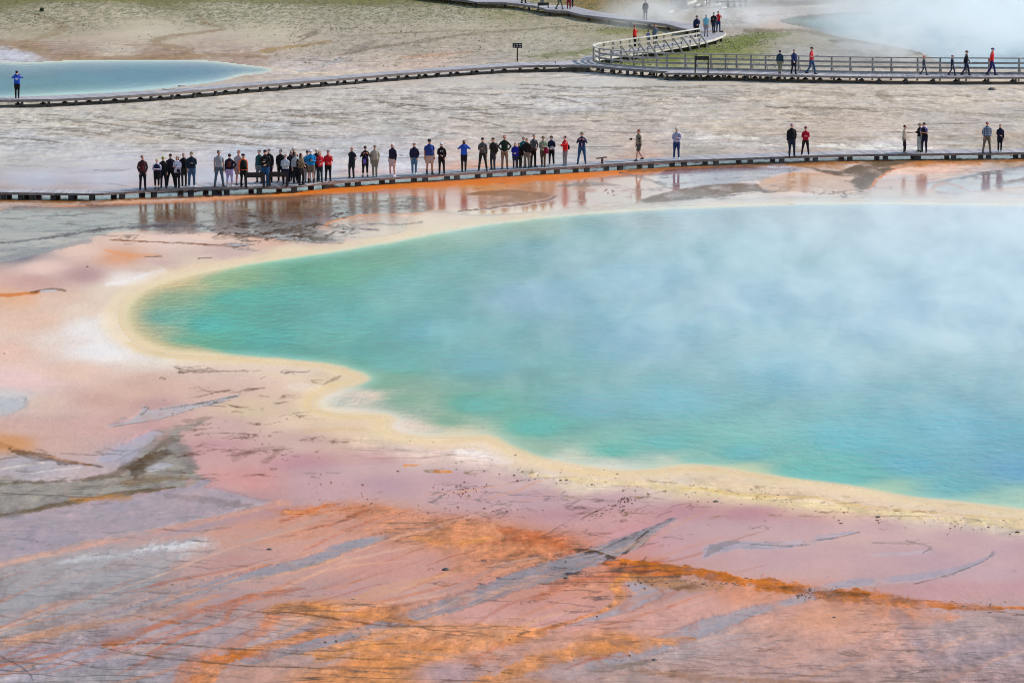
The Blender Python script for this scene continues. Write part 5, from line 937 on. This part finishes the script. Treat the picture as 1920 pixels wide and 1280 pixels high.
r, k, e = p(599.5, 341, 1.56, 10, (206, 40, 58), (28, 40, 54), (150, 92, 56), ('belly', 'hold'), long_hair=True, long_top=.05, label='woman with long auburn hair in a red jacket and dark jeans')
bag(r, k, (-.22, -.08, .96), (.22, .10, .20), (30, 24, 26), 'black shoulder bag carried by the auburn haired woman in red', strap=STR(1))
p(615.5, 339.5, 1.58, 8, RED, K, (66, 42, 38), ('chin', 'belly'), long_top=.03, shoes=K, fat=1.03, sk='tan', label='woman in red jacket and black trousers with a hand raised to her mouth')
# middle row
p(660, 334.2, 1.60, -34, (26, 36, 44), N, (196, 150, 138), ('behind', 'behind'), sk='red', short_sleeve=True, collar=(30, 96, 74), fat=1.06, label='bald man in dark polo with green collar and his hands behind his back')
r, k, e = p(685, 331.5, 1.58, 6, (30, 24, 28), K, (60, 50, 48), ('phone', 'phone'), beanie=(70, 62, 60), glasses=True, capri=True, label='woman in black with a dark knit hat photographing with her phone')
camera_thing(r, k, (0, -.36, 1.36), 'phone held up flat by the woman in black and knit hat', True)
bag(r, k, (-.05, -.17, .90), (.17, .07, .26), (108, 92, 176), 'purple patterned pouch hanging in front of the woman in black', strap=STR(1))
p(703, 331, 1.62, 8, (164, 160, 144), (132, 128, 114), None, ('pocket', 'down'), cap=(128, 120, 110), fat=1.1, shoes=(120, 116, 108), legs='close', turn=-10, label='stout man in beige jacket, khaki trousers and khaki cap')
p(736.5, 330.8, 1.70, -38, (28, 30, 56), (206, 184, 180), (222, 220, 218), ('down', 'pocket'), shorts=True, shoes=(216, 214, 214), fat=1.1, sk='red', hood=True, label='white haired man in navy jacket and pale pink shorts with white shoes', turn=-5)
p(777, 327, 1.64, -8, (30, 34, 66), (74, 118, 150), (64, 44, 40), ('pocket', 'pocket'), glasses=True, hood=True, shoes=(210, 210, 212), legs='close', label='slim dark haired woman in navy hoodie and light blue jeans')
p(805, 326.6, 1.82, 14, (34, 62, 132), (186, 166, 152), None, ('down', 'down'), short_sleeve=True, shorts=True, cap=(22, 26, 42), socks=(36, 34, 34), fat=1.1, sk='tan', turn=25, label='tall man in blue t-shirt, khaki shorts, navy cap and dark socks')
p(828, 326.4, 1.64, 4, (22, 20, 22), K, (60, 48, 44), ('pocket', 'belly'), cap=(224, 226, 228), glasses=True, hood=True, print_=((206, 204, 206), [(a, b, c, d) for a, b, c, d in UA]), label='person in black hoodie with a white chest emblem and a white cap')
r, k, e = p(870, 321.8, 1.65, 3, (42, 96, 206), K, (44, 32, 30), ('face', 'face'), shoes=K, sk='tan', legs='close', label='woman in bright blue top and black trousers holding a camera up to her eyes')
camera_thing(r, k, (0, -.26, 1.60), 'dark camera at the eyes of the woman in bright blue top')
# right of the middle
p(905, 320.2, 1.73, -4, (92, 94, 92), (30, 28, 28), None, ('down', 'hold'), cap=(44, 44, 56), pat='blotch', pat2=(60, 62, 62), fat=1.0, label='man in patterned grey shirt, dark flat cap and black trousers', legs='wide')
r, k, e = p(925, 318.3, 1.68, -40, (40, 38, 36), (52, 58, 68), None, ('down', 'hold'), cap=(84, 88, 70), label='man in dark jacket and olive cap with a black backpack', legs='close')
bag(r, k, (0, .20, 1.20), (.32, .20, .46), (24, 22, 26), 'large black backpack on the man in the olive cap', 'pack')
p(946, 317, 1.78, 0, (26, 50, 38), (140, 116, 96), (170, 96, 74), ('hips', 'hips'), glasses=True, label='tall reddish haired man in dark green sweater with hands on his hips')
p(966, 315.8, 1.36, -6, (24, 32, 150), NAVY, (150, 104, 76), ('belly', 'belly'), long_top=.10, fat=1.12, long_hair=True, legs='close', shoes=(170, 130, 130), label='short woman in loose royal blue jacket with auburn hair')
p(972.5, 314.6, 1.30, 5, (34, 32, 36), K, (56, 52, 54), ('down', 'down'), legs='close', label='small person in dark clothes just behind the royal blue jacket')
p(981.5, 314, 1.62, -14, (30, 110, 118), (52, 52, 50), (150, 118, 96), ('down', 'down'), cap=(150, 136, 120), label='man in teal jacket and beige cap behind the black sweater')
p(988, 315, 1.57, -12, (28, 24, 28), (112, 110, 104), (112, 70, 60), ('down', 'hips'), glasses=True, fat=1.06, label='person in black sweater and grey trousers in front of the teal jacket')
p(999, 313.2, 1.74, 38, (92, 94, 98), K, (112, 108, 106), ('hips', 'belly'), lean=.16, vest=(70, 72, 78), label='grey haired man in grey and black top bending forward to the left', turn=-20, legs='stand')
r, k, e = p(1018.5, 313, 1.62, -6, (156, 172, 148), (86, 74, 62), (96, 70, 52), ('hold', 'belly'), hat=(124, 112, 86), pat='blotch', pat2=(120, 140, 112), legs='step', label='woman in khaki sun hat and pale green shirt with brown trousers')
bag(r, k, (.18, -.16, .96), (.24, .14, .34), (130, 26, 60), 'maroon bag held by the woman in pale green shirt', strap=STR(-1))
r, k, e = p(1034, 309.8, 1.55, -10, (30, 32, 62), K, (64, 50, 44), ('belly', 'belly'), hat=(74, 62, 54), collar=(44, 150, 176), shoes=(214, 210, 206), label='woman in wide dark sun hat and navy jacket with a turquoise scarf')
bag(r, k, (.03, -.20, 1.05), (.24, .12, .18), (150, 148, 156), 'pale grey bundle held by the woman in wide dark sun hat', cat='bag')
r, k, e = p(1060, 310.8, 1.58, -55, (210, 36, 40), (138, 132, 136), (58, 34, 34), ('reach', 'hold'), long_top=.06, shoes=(96, 126, 146), label='woman in long red jacket and grey trousers turned left with an arm out', legs='close')
bag(r, k, (.0, .20, 1.08), (.24, .14, .24), (44, 24, 28), 'dark brown shoulder bag on the back of the long red jacket', strap=[(.1, .05, 1.46), (0, .19, 1.2)])
r, k, e = p(1091, 307, 1.68, -3, (34, 46, 84), (44, 84, 122), (60, 44, 38), ('phone', 'phone'), hat=(132, 118, 96), shirt=(176, 160, 206), legs='wide', fat=1.1, label='heavy man in wide brimmed hat and open navy jacket raising a phone')
camera_thing(r, k, (0, -.36, 1.38), 'phone raised by the heavy man in the wide brimmed hat', True)
r, k, e = p(1198, 301.2, 1.68, -58, (140, 130, 112), (78, 76, 66), (150, 98, 76), ('hold', 'down'), shorts=True, legs='walk', sk='red', label='cropped haired man in khaki shirt and olive shorts walking left', shoes=(52, 44, 40))
camera_thing(r, k, (-.18, -.40, 1.20), 'dark camera carried ahead by the man walking in olive shorts')
bag(r, k, (.16, -.08, 1.18), (.14, .12, .22), (26, 26, 28), 'black camera bag on the side of the man in olive shorts', strap=[(-.12, .0, 1.48), (.05, -.14, 1.36), (.16, -.1, 1.25)])
r, k, e = p(1268.5, 298, 1.69, -4, (160, 160, 186), (38, 62, 104), (80, 60, 48), ('hold', 'belly'), cap=(206, 196, 164), short_sleeve=False, shoes=(226, 226, 226), label='man in pale lilac shirt, cream cap and blue jeans standing alone')
bag(r, k, (0, .19, 1.24), (.28, .16, .40), (36, 34, 56), 'dark backpack worn by the man in pale lilac shirt', 'pack', strap=[(.12, .1, 1.45), (.13, -.13, 1.36), (.13, -.12, 1.2)])
r, k, e = p(1484, 293.4, 1.78, 12, (20, 22, 24), (34, 44, 62), (60, 48, 44), ('pocket', 'down'), cap=(186, 150, 158), shirt=(40, 36, 76), fat=1.14, turn=10, label='big man in black jacket and pinkish cap next to the woman in crimson')
camera_thing(r, k, (-.24, -.08, .92), 'dark camera held low by the big man in black jacket')
p(1510, 292.2, 1.58, -4, (176, 22, 52), (36, 26, 32), (70, 44, 44), ('hold', 'hold'), beanie=(132, 60, 80), shoes=(196, 180, 180), legs='wide', label='woman in crimson sweater, black leggings and knit hat')
r, k, e = p(1695, 287.2, 1.53, 82, (182, 168, 154), (42, 34, 40), (78, 46, 42), ('reach', 'down'), long_top=.16, shoes=(160, 140, 130), legs='close', label='brown haired woman in long beige top reaching out to the right')
bag(r, k, (-.28, .0, .62), (.16, .12, .26), (32, 28, 40), 'black handbag dangling from the hand of the woman in beige', strap=[(-.24, -.02, .86), (-.28, 0, .74)])
p(1724, 284.4, 1.55, -60, K, (176, 178, 170), (120, 100, 80), ('reach', 'hold'), hat=(150, 136, 112), label='person in tan sun hat and pale trousers hidden behind the plaid shirt', legs='close')
p(1733.5, 286, 1.66, -40, (44, 36, 112), (28, 26, 58), (40, 26, 26), ('hold', 'belly'), short_sleeve=True, pat='plaid', pat2=(140, 130, 190), lean=.14, vest=(20, 20, 30), label='dark haired man in purple blue plaid shirt leaning towards a companion', turn=-25)
p(1850, 286, 1.68, 4, (34, 44, 72), (104, 96, 84), (120, 70, 50), ('pocket', 'pocket'), pat='plaid', pat2=(150, 165, 185), glasses=True, legs='wide', sk='red', label='man in blue and white plaid shirt and olive trousers')
p(1874.5, 284.4, 1.50, 4, (26, 26, 50), (26, 24, 40), (140, 104, 88), ('down', 'belly'), legs='close', shoes=(180, 178, 182), collar=(34, 40, 90), label='short haired woman in black and navy jacket next to the plaid shirt')
# right boardwalk
Z = UP_Z
p(1462, 138.6, 1.58, 160, (36, 58, 76), (124, 124, 104), (40, 32, 30), ('down', 'down'), z=Z, fat=1.12, legs='step', label='dark haired walker in slate blue jacket and khaki trousers by the railing')
p(1488, 139, 1.64, 30, (36, 44, 92), (28, 28, 52), (92, 60, 66), ('down', 'swing_f'), z=Z, fat=1.14, legs='step', long_top=.03, hood=True, label='walker in royal navy jacket and dark leggings by the railing')
r, k, e = p(1521, 139.2, 1.80, 70, (204, 46, 62), (52, 76, 112), None, ('hold', 'hold'), z=Z, short_sleeve=True, cap=(66, 40, 50), legs='walk', label='man in crimson t-shirt and blue jeans striding right with a phone')
camera_thing(r, k, (0, -.40, 1.22), 'phone in front of the striding man in crimson t-shirt', True)
p(1732, 141.2, 1.30, 75, (56, 60, 72), (58, 70, 96), None, ('down', 'down'), z=Z, cap=(206, 40, 56), legs='walk', label='child in bright red cap and dark grey top walking alone')
p(1785, 142, 1.35, 75, (32, 36, 62), (44, 58, 88), None, ('down', 'down'), z=Z, cap=(140, 60, 62), legs='walk', label='child in dark red cap and navy top ahead of the adult in black')
p(1811, 142, 1.66, 80, K, (36, 40, 70), None, ('swing_f', 'swing_b'), z=Z, cap=(56, 46, 60), legs='walk', label='adult in black top and dark blue jeans striding right')
p(1859, 142, 1.85, 85, (220, 46, 50), (44, 38, 96), None, ('down', 'swing_b'), z=Z, cap=(96, 86, 150), legs='walk', label='tall walker in bright red long sleeved top and purple cap')
# left boardwalk
r, k, e = p(32.5, 184.6, 1.72, 180, (28, 72, 176), K, (26, 24, 28), ('face', 'face'), z=Z, legs='close', print_=((196, 200, 220), [(-.09, .09, 1.24, 1.30), (-.06, .06, 1.16, 1.21)], 1), label='lone person in blue jacket with white back print by the blue pool')
# curve and far boardwalk
p(1190, 91, 1.66, 100, (214, 34, 34), K, (130, 74, 54), ('phone', 'down'), z=Z, label='man in bright red jacket behind the pale railing', fat=1.08)
p(1215.5, 88.5, 1.22, 150, (120, 122, 170), DJ, (36, 34, 40), ('belly', 'belly'), z=Z, label='dark haired child in lavender blue shirt behind the pale railing', legs='close')
p(1228.5, 87, 1.58, 20, (104, 112, 130), DJ, (150, 86, 60), ('belly', 'down'), z=Z, long_hair=True, label='auburn haired woman in grey blue jacket behind the pale railing')
p(1306, 72.5, 1.72, 5, (28, 38, 70), K, (30, 36, 54), ('belly', 'down'), z=Z, hood=True, beanie=None, cap=(30, 40, 66), legs='step', label='person in dark navy hooded jacket above the end of the railing')
p(1324, 68.8, 1.68, 8, (118, 178, 200), (150, 142, 146), None, ('down', 'down'), z=Z, cap=(222, 222, 220), legs='step', short_sleeve=True, label='walker in pale blue t-shirt, white cap and grey trousers')
r, k, e = p(1338, 63, 1.60, -15, (30, 28, 34), (40, 46, 66), (70, 62, 60), ('hold', 'down'), z=Z, label='walker in black top and dark jeans beside the red t-shirt', legs='step')
r, k, e = p(1346.5, 60.6, 1.60, 10, (200, 28, 40), (36, 60, 98), (66, 40, 36), ('phone', 'reach'), z=Z, short_sleeve=True, label='person in red t-shirt and blue jeans at the bend of the walk')
bag(r, k, (-.24, -.42, 1.14), (.16, .12, .2), (110, 112, 150), 'pale lilac pouch held out by the person in red t-shirt', cat='bag')
p(1210, 37.6, 1.60, 8, K, (34, 34, 42), None, ('pocket', 'down'), z=Z, cap=(170, 160, 206), label='lone person in black jacket and lavender cap on the far boardwalk', legs='step')
p(982, 6.4, 1.72, 60, K, K, (60, 48, 40), ('down', 'down'), z=Z, legs='step', label='walker in black trousers cut off by the top of the view, leftmost')
p(1016, 7, 1.68, 20, (52, 90, 112), (40, 92, 112), (60, 48, 40), ('down', 'down'), z=Z, legs='close', label='person in teal blue jeans beyond the small ledge at the top')
p(1049, 18.2, 1.72, 60, (36, 34, 36), (96, 100, 90), (60, 48, 40), ('swing_f', 'swing_b'), z=Z, legs='walk', label='walker in dark jacket and olive grey trousers at the top of the view')
p(1066.5, 17, 1.60, 10, (136, 96, 96), (130, 34, 46), (80, 58, 50), ('down', 'down'), z=Z, legs='step', long_top=.05, label='walker in dusty pink jacket and dark red trousers at the top')
p(1072, 14, 1.65, 10, (60, 44, 50), (44, 36, 52), (50, 40, 40), ('down', 'down'), z=Z, legs='close', label='person in dark clothes behind the dusty pink jacket')
flush()
# ------------------------------------------------------------------ small things on the ground, far timber, plants
ROCKM = wood('dark_rock', (70, 64, 58), (112, 104, 92), scale=8)
def rock(x, y, r, label, flat=.45, mat=None, grp='small dark lumps on the bacterial mats'):
    q = P(x, y, 0); m = MB(); n0 = random.random() * 9
    m.ball((0, 0, 0), (r, r * .8, r * flat), 12, 8)
    vs = []
    for v in m.v:
        j = 1 + .5 * float(fbm(np.array(v[0] / r * 1.7 + n0), np.array(v[1] / r * 1.7 + v[2] / r * 2), 400, 3)); vs.append((v[0] * j, v[1] * j, v[2] * j))
    m.v = vs; o = m.build('rock', mat or ROCKM, None, True); o.location = (q.x, q.y, r * flat * .3); o.rotation_euler = (0, 0, random.uniform(0, 6)); tag(o, label, 'rock', grp); return o
for (x, y, r, lb) in ((836, 1069, .13, 'flat black lump lying alone on the pink mat in the middle foreground'), (1062, 1085, .09, 'small dark lump on the orange mat right of the grey stream'), (662, 1125, .07, 'tiny dark lump on the mat left of the grey stream'),
    (956, 1200, .06, 'tiny greenish dark lump on the orange band at the bottom'), (1227, 1238, .09, 'dark lump in the grey stream near the bottom edge'), (1564, 1158, .06, 'small dark lump on the salmon mat below the rust ridge'), (505, 1031, .10, 'dark grey lump beside the white salt patch'), (323, 1097, .06, 'tiny brown lump on the grey mat at the left'),
    (1646, 970, .08, 'dark lump at the lower edge of the cream shore'), (1908, 998, .07, 'dark lump on the pink mat at the right edge'), (1342, 941, .09, 'dark lump on the pink shore below the cream crust'), (1860, 169, .28, 'dark rock on the pale flat below the right boardwalk'), (8, 664, .07, 'tiny dark lump on the pale flat at the left edge'), (164, 501, .08, 'dark lump on the pink flat left of the spring'), (974, 19.6, .30, 'small dark rock on the pale slope below the far boardwalk')):
    rock(x, y, r, lb)
# pale boards leaning on the left boardwalk
q = P(317, 167.6, UP_Z); o = MB().box(-.55, .55, -.12, .12, .0, .05).build('board', W_PALE); o.location = q + Vector((0, 0, .03)); o.rotation_euler = (0, 0, .95); tag(o, 'pale loose board lying on the back edge of the left boardwalk', 'board')
q = P(341, 160.4, 0); o = MB().box(-.25, .25, -.35, .35, .0, .06).build('board', WHT); o.location = q; o.rotation_euler = (0, 0, .1); tag(o, 'small white board on the pool shore behind the left boardwalk', 'board')
# fallen logs and the rail beyond the steam, top right
def log(x0, y0, z0, x1, y1, z1, r, label, mat=W_PALE):
    a = P(x0, y0, z0); b = P(x1, y1, z1); m = MB(); c = (a + b) / 2; pts = [a - c, a.lerp(b, .35) - c + Vector((0, 0, .04)), a.lerp(b, .7) - c, b - c]; m.tube(pts, [r, r * 1.05, r * .9, r * .7], 10); o = m.build('log', mat, None, True); o.location = c; tag(o, label, 'log', 'bleached logs lying in the far steam'); return o
log(1280, 13, .15, 1304, 3, .3, .17, 'longest bleached log, leaning left of the others beside the dark bushes'); log(1304, 13, .12, 1312, 9, .2, .12, 'short bleached log between the long log and the far rail'); log(1318, 10, .15, 1328, 1, .3, .15, 'steep bleached log left of the red figure in the steam')
log(1252, 26, .15, 1262, 21.5, .2, .14, 'bleached log lying lowest, half hidden by drifting steam'); log(1340, 13, .15, 1350, 8, .25, .13, 'bleached log right of the red figure'); log(1352, 17, .12, 1362, 14, .12, .10, 'short bleached log at the foot of the far posts')
p(1327.5, 12, 1.6, 0, (196, 50, 56), (120, 116, 116), (70, 60, 56), ('down', 'down'), z=0.02, label='faint red figure among the logs in the far steam'); flush()
a0 = P(1362, 15, 0); fence = empty('far_fence', a0); fence.name = 'fence'; tag(fence, 'dark post fence standing in the far steam at the top right', 'fence')
for x, wpx in ((1345, 4), (1365, 6), (1377, 5), (1388, 5), (1398, 4)):
    q = P(x, 14.5, 0) - a0; m = MB(); m.box(q.x - wpx * .02, q.x + wpx * .02, q.y - .06, q.y + .06, -.1, 1.25); m.build('post', W_DARK, fence)
for z_ in (.5, .95): m = MB(); m.beam(P(1338, 14.5, 0) - a0 + Vector((0, -.08, z_)), P(1402, 14.5, 0) - a0 + Vector((0, -.08, z_)), .05, .12); m.build('rail', W_DARK, fence)
# leafy bushes
def leaf_mat(name, c1, c2):
    m, n, b = mat_new(name); g = nd(n, 'ShaderNodeNewGeometry'); r = ramp(n, 0, 1, tuple(c1) + (1,), tuple(c2) + (1,)); n.links.new(g.outputs['Random Per Island'], r.inputs[0]); n.links.new(r.outputs[0], b.inputs['Base Color']); b.inputs['Roughness'].default_value = .8; return m
LEAFD = leaf_mat('dark_foliage', (.028, .034, .016), (.09, .095, .045)); LEAFG = leaf_mat('tufts', (.16, .17, .08), (.34, .33, .19))
def bush(x, y, h, wd, label):
    q = P(x, y, 0); e = empty('bush', q); tag(e, label, 'bush', 'dark bushes beside the far logs'); m = MB()
    for i in range(5): a = random.uniform(0, 6.3); m.tube([(0, 0, 0), (math.cos(a) * wd * .2, math.sin(a) * wd * .2, h * .45), (math.cos(a) * wd * .35, math.sin(a) * wd * .3, h * .85)], [.035, .022, .008], 5)
    m.build('stem', W_DARK, e); m = MB()
    for i in range(700):
        a = random.uniform(0, 6.3); u = random.random() ** .5; z_ = random.uniform(.08, 1) * h; rr = wd * .5 * u * (1 - .55 * (z_ / h) ** 2) * (1 + .3 * math.sin(3 * a + z_ * 4)); c = Vector((math.cos(a) * rr, math.sin(a) * rr, z_)); s = random.uniform(.03, .08)
        d1 = Vector((random.gauss(0, 1), random.gauss(0, 1), random.gauss(0, 1))).normalized() * s; d2 = d1.cross(Vector((random.gauss(0, 1), random.gauss(0, 1), random.gauss(0, 1)))).normalized() * s * .6; m.add([c - d1, c + d2, c + d1, c - d2], [(0, 1, 2, 3)])
    m.build('foliage', LEAFD, e); return e
bush(1264, 13, 1.1, 1.1, 'dark scraggly bush left of the bleached logs'); bush(1273, 16, 1.3, .9, 'tallest dark bush touching the long bleached log'); bush(1282, 18, .8, .7, 'low dark bush at the foot of the long bleached log'); bush(78, 22.5, .32, .34, 'tiny dark shrub alone on the pale slope at the top left')
# wooded hills across the basin (seen here only mirrored in the wet ground and pools)
_h = []; _f = []; nx_, ny_ = 120, 10
for j in range(ny_):
    for i in range(nx_):
        x_ = -1500 + 3000 * i / (nx_ - 1); t = j / (ny_ - 1); y_ = 1300 + 700 * t; _h.append((x_, y_, -2 + (132 + 26 * math.sin(x_ / 260 + 1) + 14 * math.sin(x_ / 90) + 6 * math.sin(x_ / 23 + j)) * math.sin(t * math.pi / 2) ** .8))
for j in range(ny_ - 1):
    for i in range(nx_ - 1): _f.append((j * nx_ + i, j * nx_ + i + 1, (j + 1) * nx_ + i + 1, (j + 1) * nx_ + i))
hm, n_, b_ = mat_new('wooded_slope'); g_ = nd(n_, 'ShaderNodeNewGeometry'); no_ = nd(n_, 'ShaderNodeTexNoise', Scale=.05, Detail=8.); n_.links.new(g_.outputs['Position'], no_.inputs['Vector']); r_ = ramp(n_, .35, .65, (.02, .03, .018, 1), (.07, .085, .05, 1)); n_.links.new(no_.outputs[0], r_.inputs[0]); n_.links.new(r_.outputs[0], b_.inputs['Base Color']); b_.inputs['Roughness'].default_value = .95
tag(link_mesh('hills', _h, _f, hm, None, True), kind='structure')
# grass tufts over the far slope: too many to count
m = MB(); cnt = 0
while cnt < 15000:
    x = random.uniform(-380, 1480); y = random.uniform(-40, 128); X_, Y_ = unproj(x, y)
    dens = float(fbm(np.array(X_ / 5), np.array(Y_ / 12), 77, 3)) + .5
    pr = (1.0 if y < 20 else .45 if y < 60 else .22) * (dens ** 2) * 2.2
    if x < 540 and y > 50: pr *= .25
    if 1130 < x < 1450 and 62 < y < 128: pr = 1.0 * (1 if abs(y - (118 - (x - 1140) * .16)) < 14 else .1)
    if 1225 < x < 1480 and y < 60: pr *= .15
    if random.random() > pr or (y > 104 and x < 520): cnt += .1; continue
    cnt += 1; h = random.uniform(.03, .09); 
    for j in range(3):
        a = random.uniform(0, 6.3); r_ = random.uniform(.0, .09); c = Vector((float(X_) + math.cos(a) * r_, float(Y_) + math.sin(a) * r_ * 1.5, 0.0)); dx = Vector((math.cos(a + 1.5), math.sin(a + 1.5), 0)) * random.uniform(.025, .06); tip = c + Vector((math.cos(a) * .05, math.sin(a) * .05, h)); m.add([c - dx, c + dx, tip + dx * .3, tip - dx * .3], [(0, 1, 2, 3)])
o = m.build('grass_tufts', LEAFG); tag(o, 'scattered low grass tufts on the far pale slope', 'grass', kind='stuff')
# broken crust flakes along the cream shore and dark mats: tiny chips beyond counting
m = MB()
def chips(path, wdt, n, s0, s1, col=None):
    pts = vals(path)
    for i in range(n):
        j = random.randrange(len(pts) - 1); t = random.random(); x = pts[j][0] * (1 - t) + pts[j + 1][0] * t + random.gauss(0, wdt * 3); y = pts[j][1] * (1 - t) + pts[j + 1][1] * t + random.gauss(0, wdt)
        q = P(x, y, 0); s = random.uniform(s0, s1) * .62 * random.choice((.5, .7, 1, 1, 1.5)); a = random.uniform(0, 3.14); k_ = random.randrange(4, 7); h = s * .2; ring = [(q.x + s * 1.9 * random.uniform(.4, 1.3) * math.cos(a + 6.283 * u / k_), q.y + s * 1.6 * random.uniform(.6, 1.2) * math.sin(a + 6.283 * u / k_), 0) for u in range(k_)]
        m.add([(v[0], v[1], -.03) for v in ring] + [(q.x + (v[0] - q.x) * .6, q.y + (v[1] - q.y) * .6, h + .02) for v in ring], [tuple(range(k_, 2 * k_))] + [(u, (u + 1) % k_, k_ + (u + 1) % k_, k_ + u) for u in range(k_)])
chips('760 850 1000 888 1250 915 1400 930 1550 958 1700 972 1920 985', 9, 300, .012, .045)
chips('1200 1090 1400 1098 1560 1114 1700 1128 1920 1140', 6, 500, .012, .05); chips('440 815 470 850 520 850 600 900 700 935', 10, 40, .01, .035)
chips('820 912 880 930 870 915', 5, 40, .012, .04); chips('1100 978 1150 950 1180 935', 3, 60, .02, .05); chips('1160 975 1180 955', 3, 24, .02, .05)
chips('640 955 800 975 960 990 1060 1025', 14, 320, .01, .035); chips('300 720 360 800 440 790 500 820', 10, 30, .01, .03); chips('1130 360 1160 366', 3, 12, .04, .09); chips('1420 352 1560 366 1620 358', 4, 60, .03, .10)
chips('640 1230 800 1200 1000 1190 1100 1215', 20, 300, .01, .035)
o = m.build('crust_flakes', wood('crust_flake', (110, 82, 66), (160, 128, 108), scale=6)); tag(o, 'dark broken crust flakes sprinkled over mats and shore', 'crust', kind='stuff')

# ------------------------------------------------------------------ steam: local volumes over the hot water
def steam(name, x0, x1, y0, y1, h, dens, scale, lo, hi, label, xc=None, wx=None, colour=(.93, .96, 1.0, 1), edge=None, base=.1):
    m, n, b = mat_new(name); n.nodes.remove(b); out = n.nodes['Material Output']; L = n.links.new
    tc = nd(n, 'ShaderNodeTexCoord'); g = nd(n, 'ShaderNodeNewGeometry'); mp = nd(n, 'ShaderNodeMapping'); mp.inputs['Scale'].default_value = (1, .55, 1.5); mp.inputs['Rotation'].default_value = (.0, .35, 0); L(g.outputs['Position'], mp.inputs[0])
    no = nd(n, 'ShaderNodeTexNoise', Scale=scale, Detail=5., Roughness=.58, Distortion=.5); L(mp.outputs[0], no.inputs['Vector']); r = ramp(n, lo, hi); r.color_ramp.interpolation = 'EASE'; L(no.outputs[0], r.inputs[0])
    sp = nd(n, 'ShaderNodeSeparateXYZ'); L(tc.outputs['Generated'], sp.inputs[0])
    def smooth(v, a, c_):
        mr = nd(n, 'ShaderNodeMapRange'); mr.interpolation_type = 'SMOOTHSTEP'; L(v, mr.inputs[0]); mr.inputs[1].default_value = a; mr.inputs[2].default_value = c_; return mr.outputs[0]
    e = edge or ((0, .5), (1.2, .99), (0, .18), (1, .86))
    f = mth(n, 'MULTIPLY', smooth(sp.outputs[0], *e[0]), smooth(sp.outputs[0], *e[1])); f = mth(n, 'MULTIPLY', f, mth(n, 'MULTIPLY', smooth(sp.outputs[1], *e[2]), smooth(sp.outputs[1], *e[3])))
    f = mth(n, 'MULTIPLY', f, smooth(sp.outputs[2], 1.0, .1)); f = mth(n, 'MULTIPLY', f, mth(n, 'ADD', mth(n, 'MULTIPLY', r.outputs[0], 1 - base), base)); f = mth(n, 'MULTIPLY', f, dens)
    v = nd(n, 'ShaderNodeVolumePrincipled'); v.inputs['Color'].default_value = colour; v.inputs['Anisotropy'].default_value = .0; L(f, v.inputs['Density']); L(v.outputs[0], out.inputs['Volume'])
    o = MB().box(x0, x1, y0, y1, .06, h).build(name, m); tag(o, label, 'steam', kind='stuff'); return o
steam('steam', -20, 44, 100, 172, 4.2, .30, .42, .47, .62, 'pale drifting steam over the turquoise spring', edge=((.12, .82), (1.08, .95), (.08, .50), (.97, .80)), base=.20, colour=(.97, .99, .96, 1))
steam('steam', 6, 44, 156, 176, 2.4, .09, .5, .44, .60, 'thin low steam along the far rim of the spring', edge=((0, .7), (1.1, .95), (0, .3), (1, .75)), base=.15, colour=(1, 1, .98, 1))
steam('steam', 15, 54, 252, 306, 5.0, .34, .3, .43, .60, 'thick white steam over the far hot pool', edge=((.08, .7), (1.2, .95), (0, .06), (1.05, .8)), base=.16, colour=(.97, .99, .98, 1))
steam('steam', 6, 24, 284, 304, 3.0, .15, .3, .42, .66, 'thin steam drifting over the logs at the top', edge=((0, .3), (1, .7), (0, .2), (1, .8)), base=.1, colour=(1, 1, 1, 1))
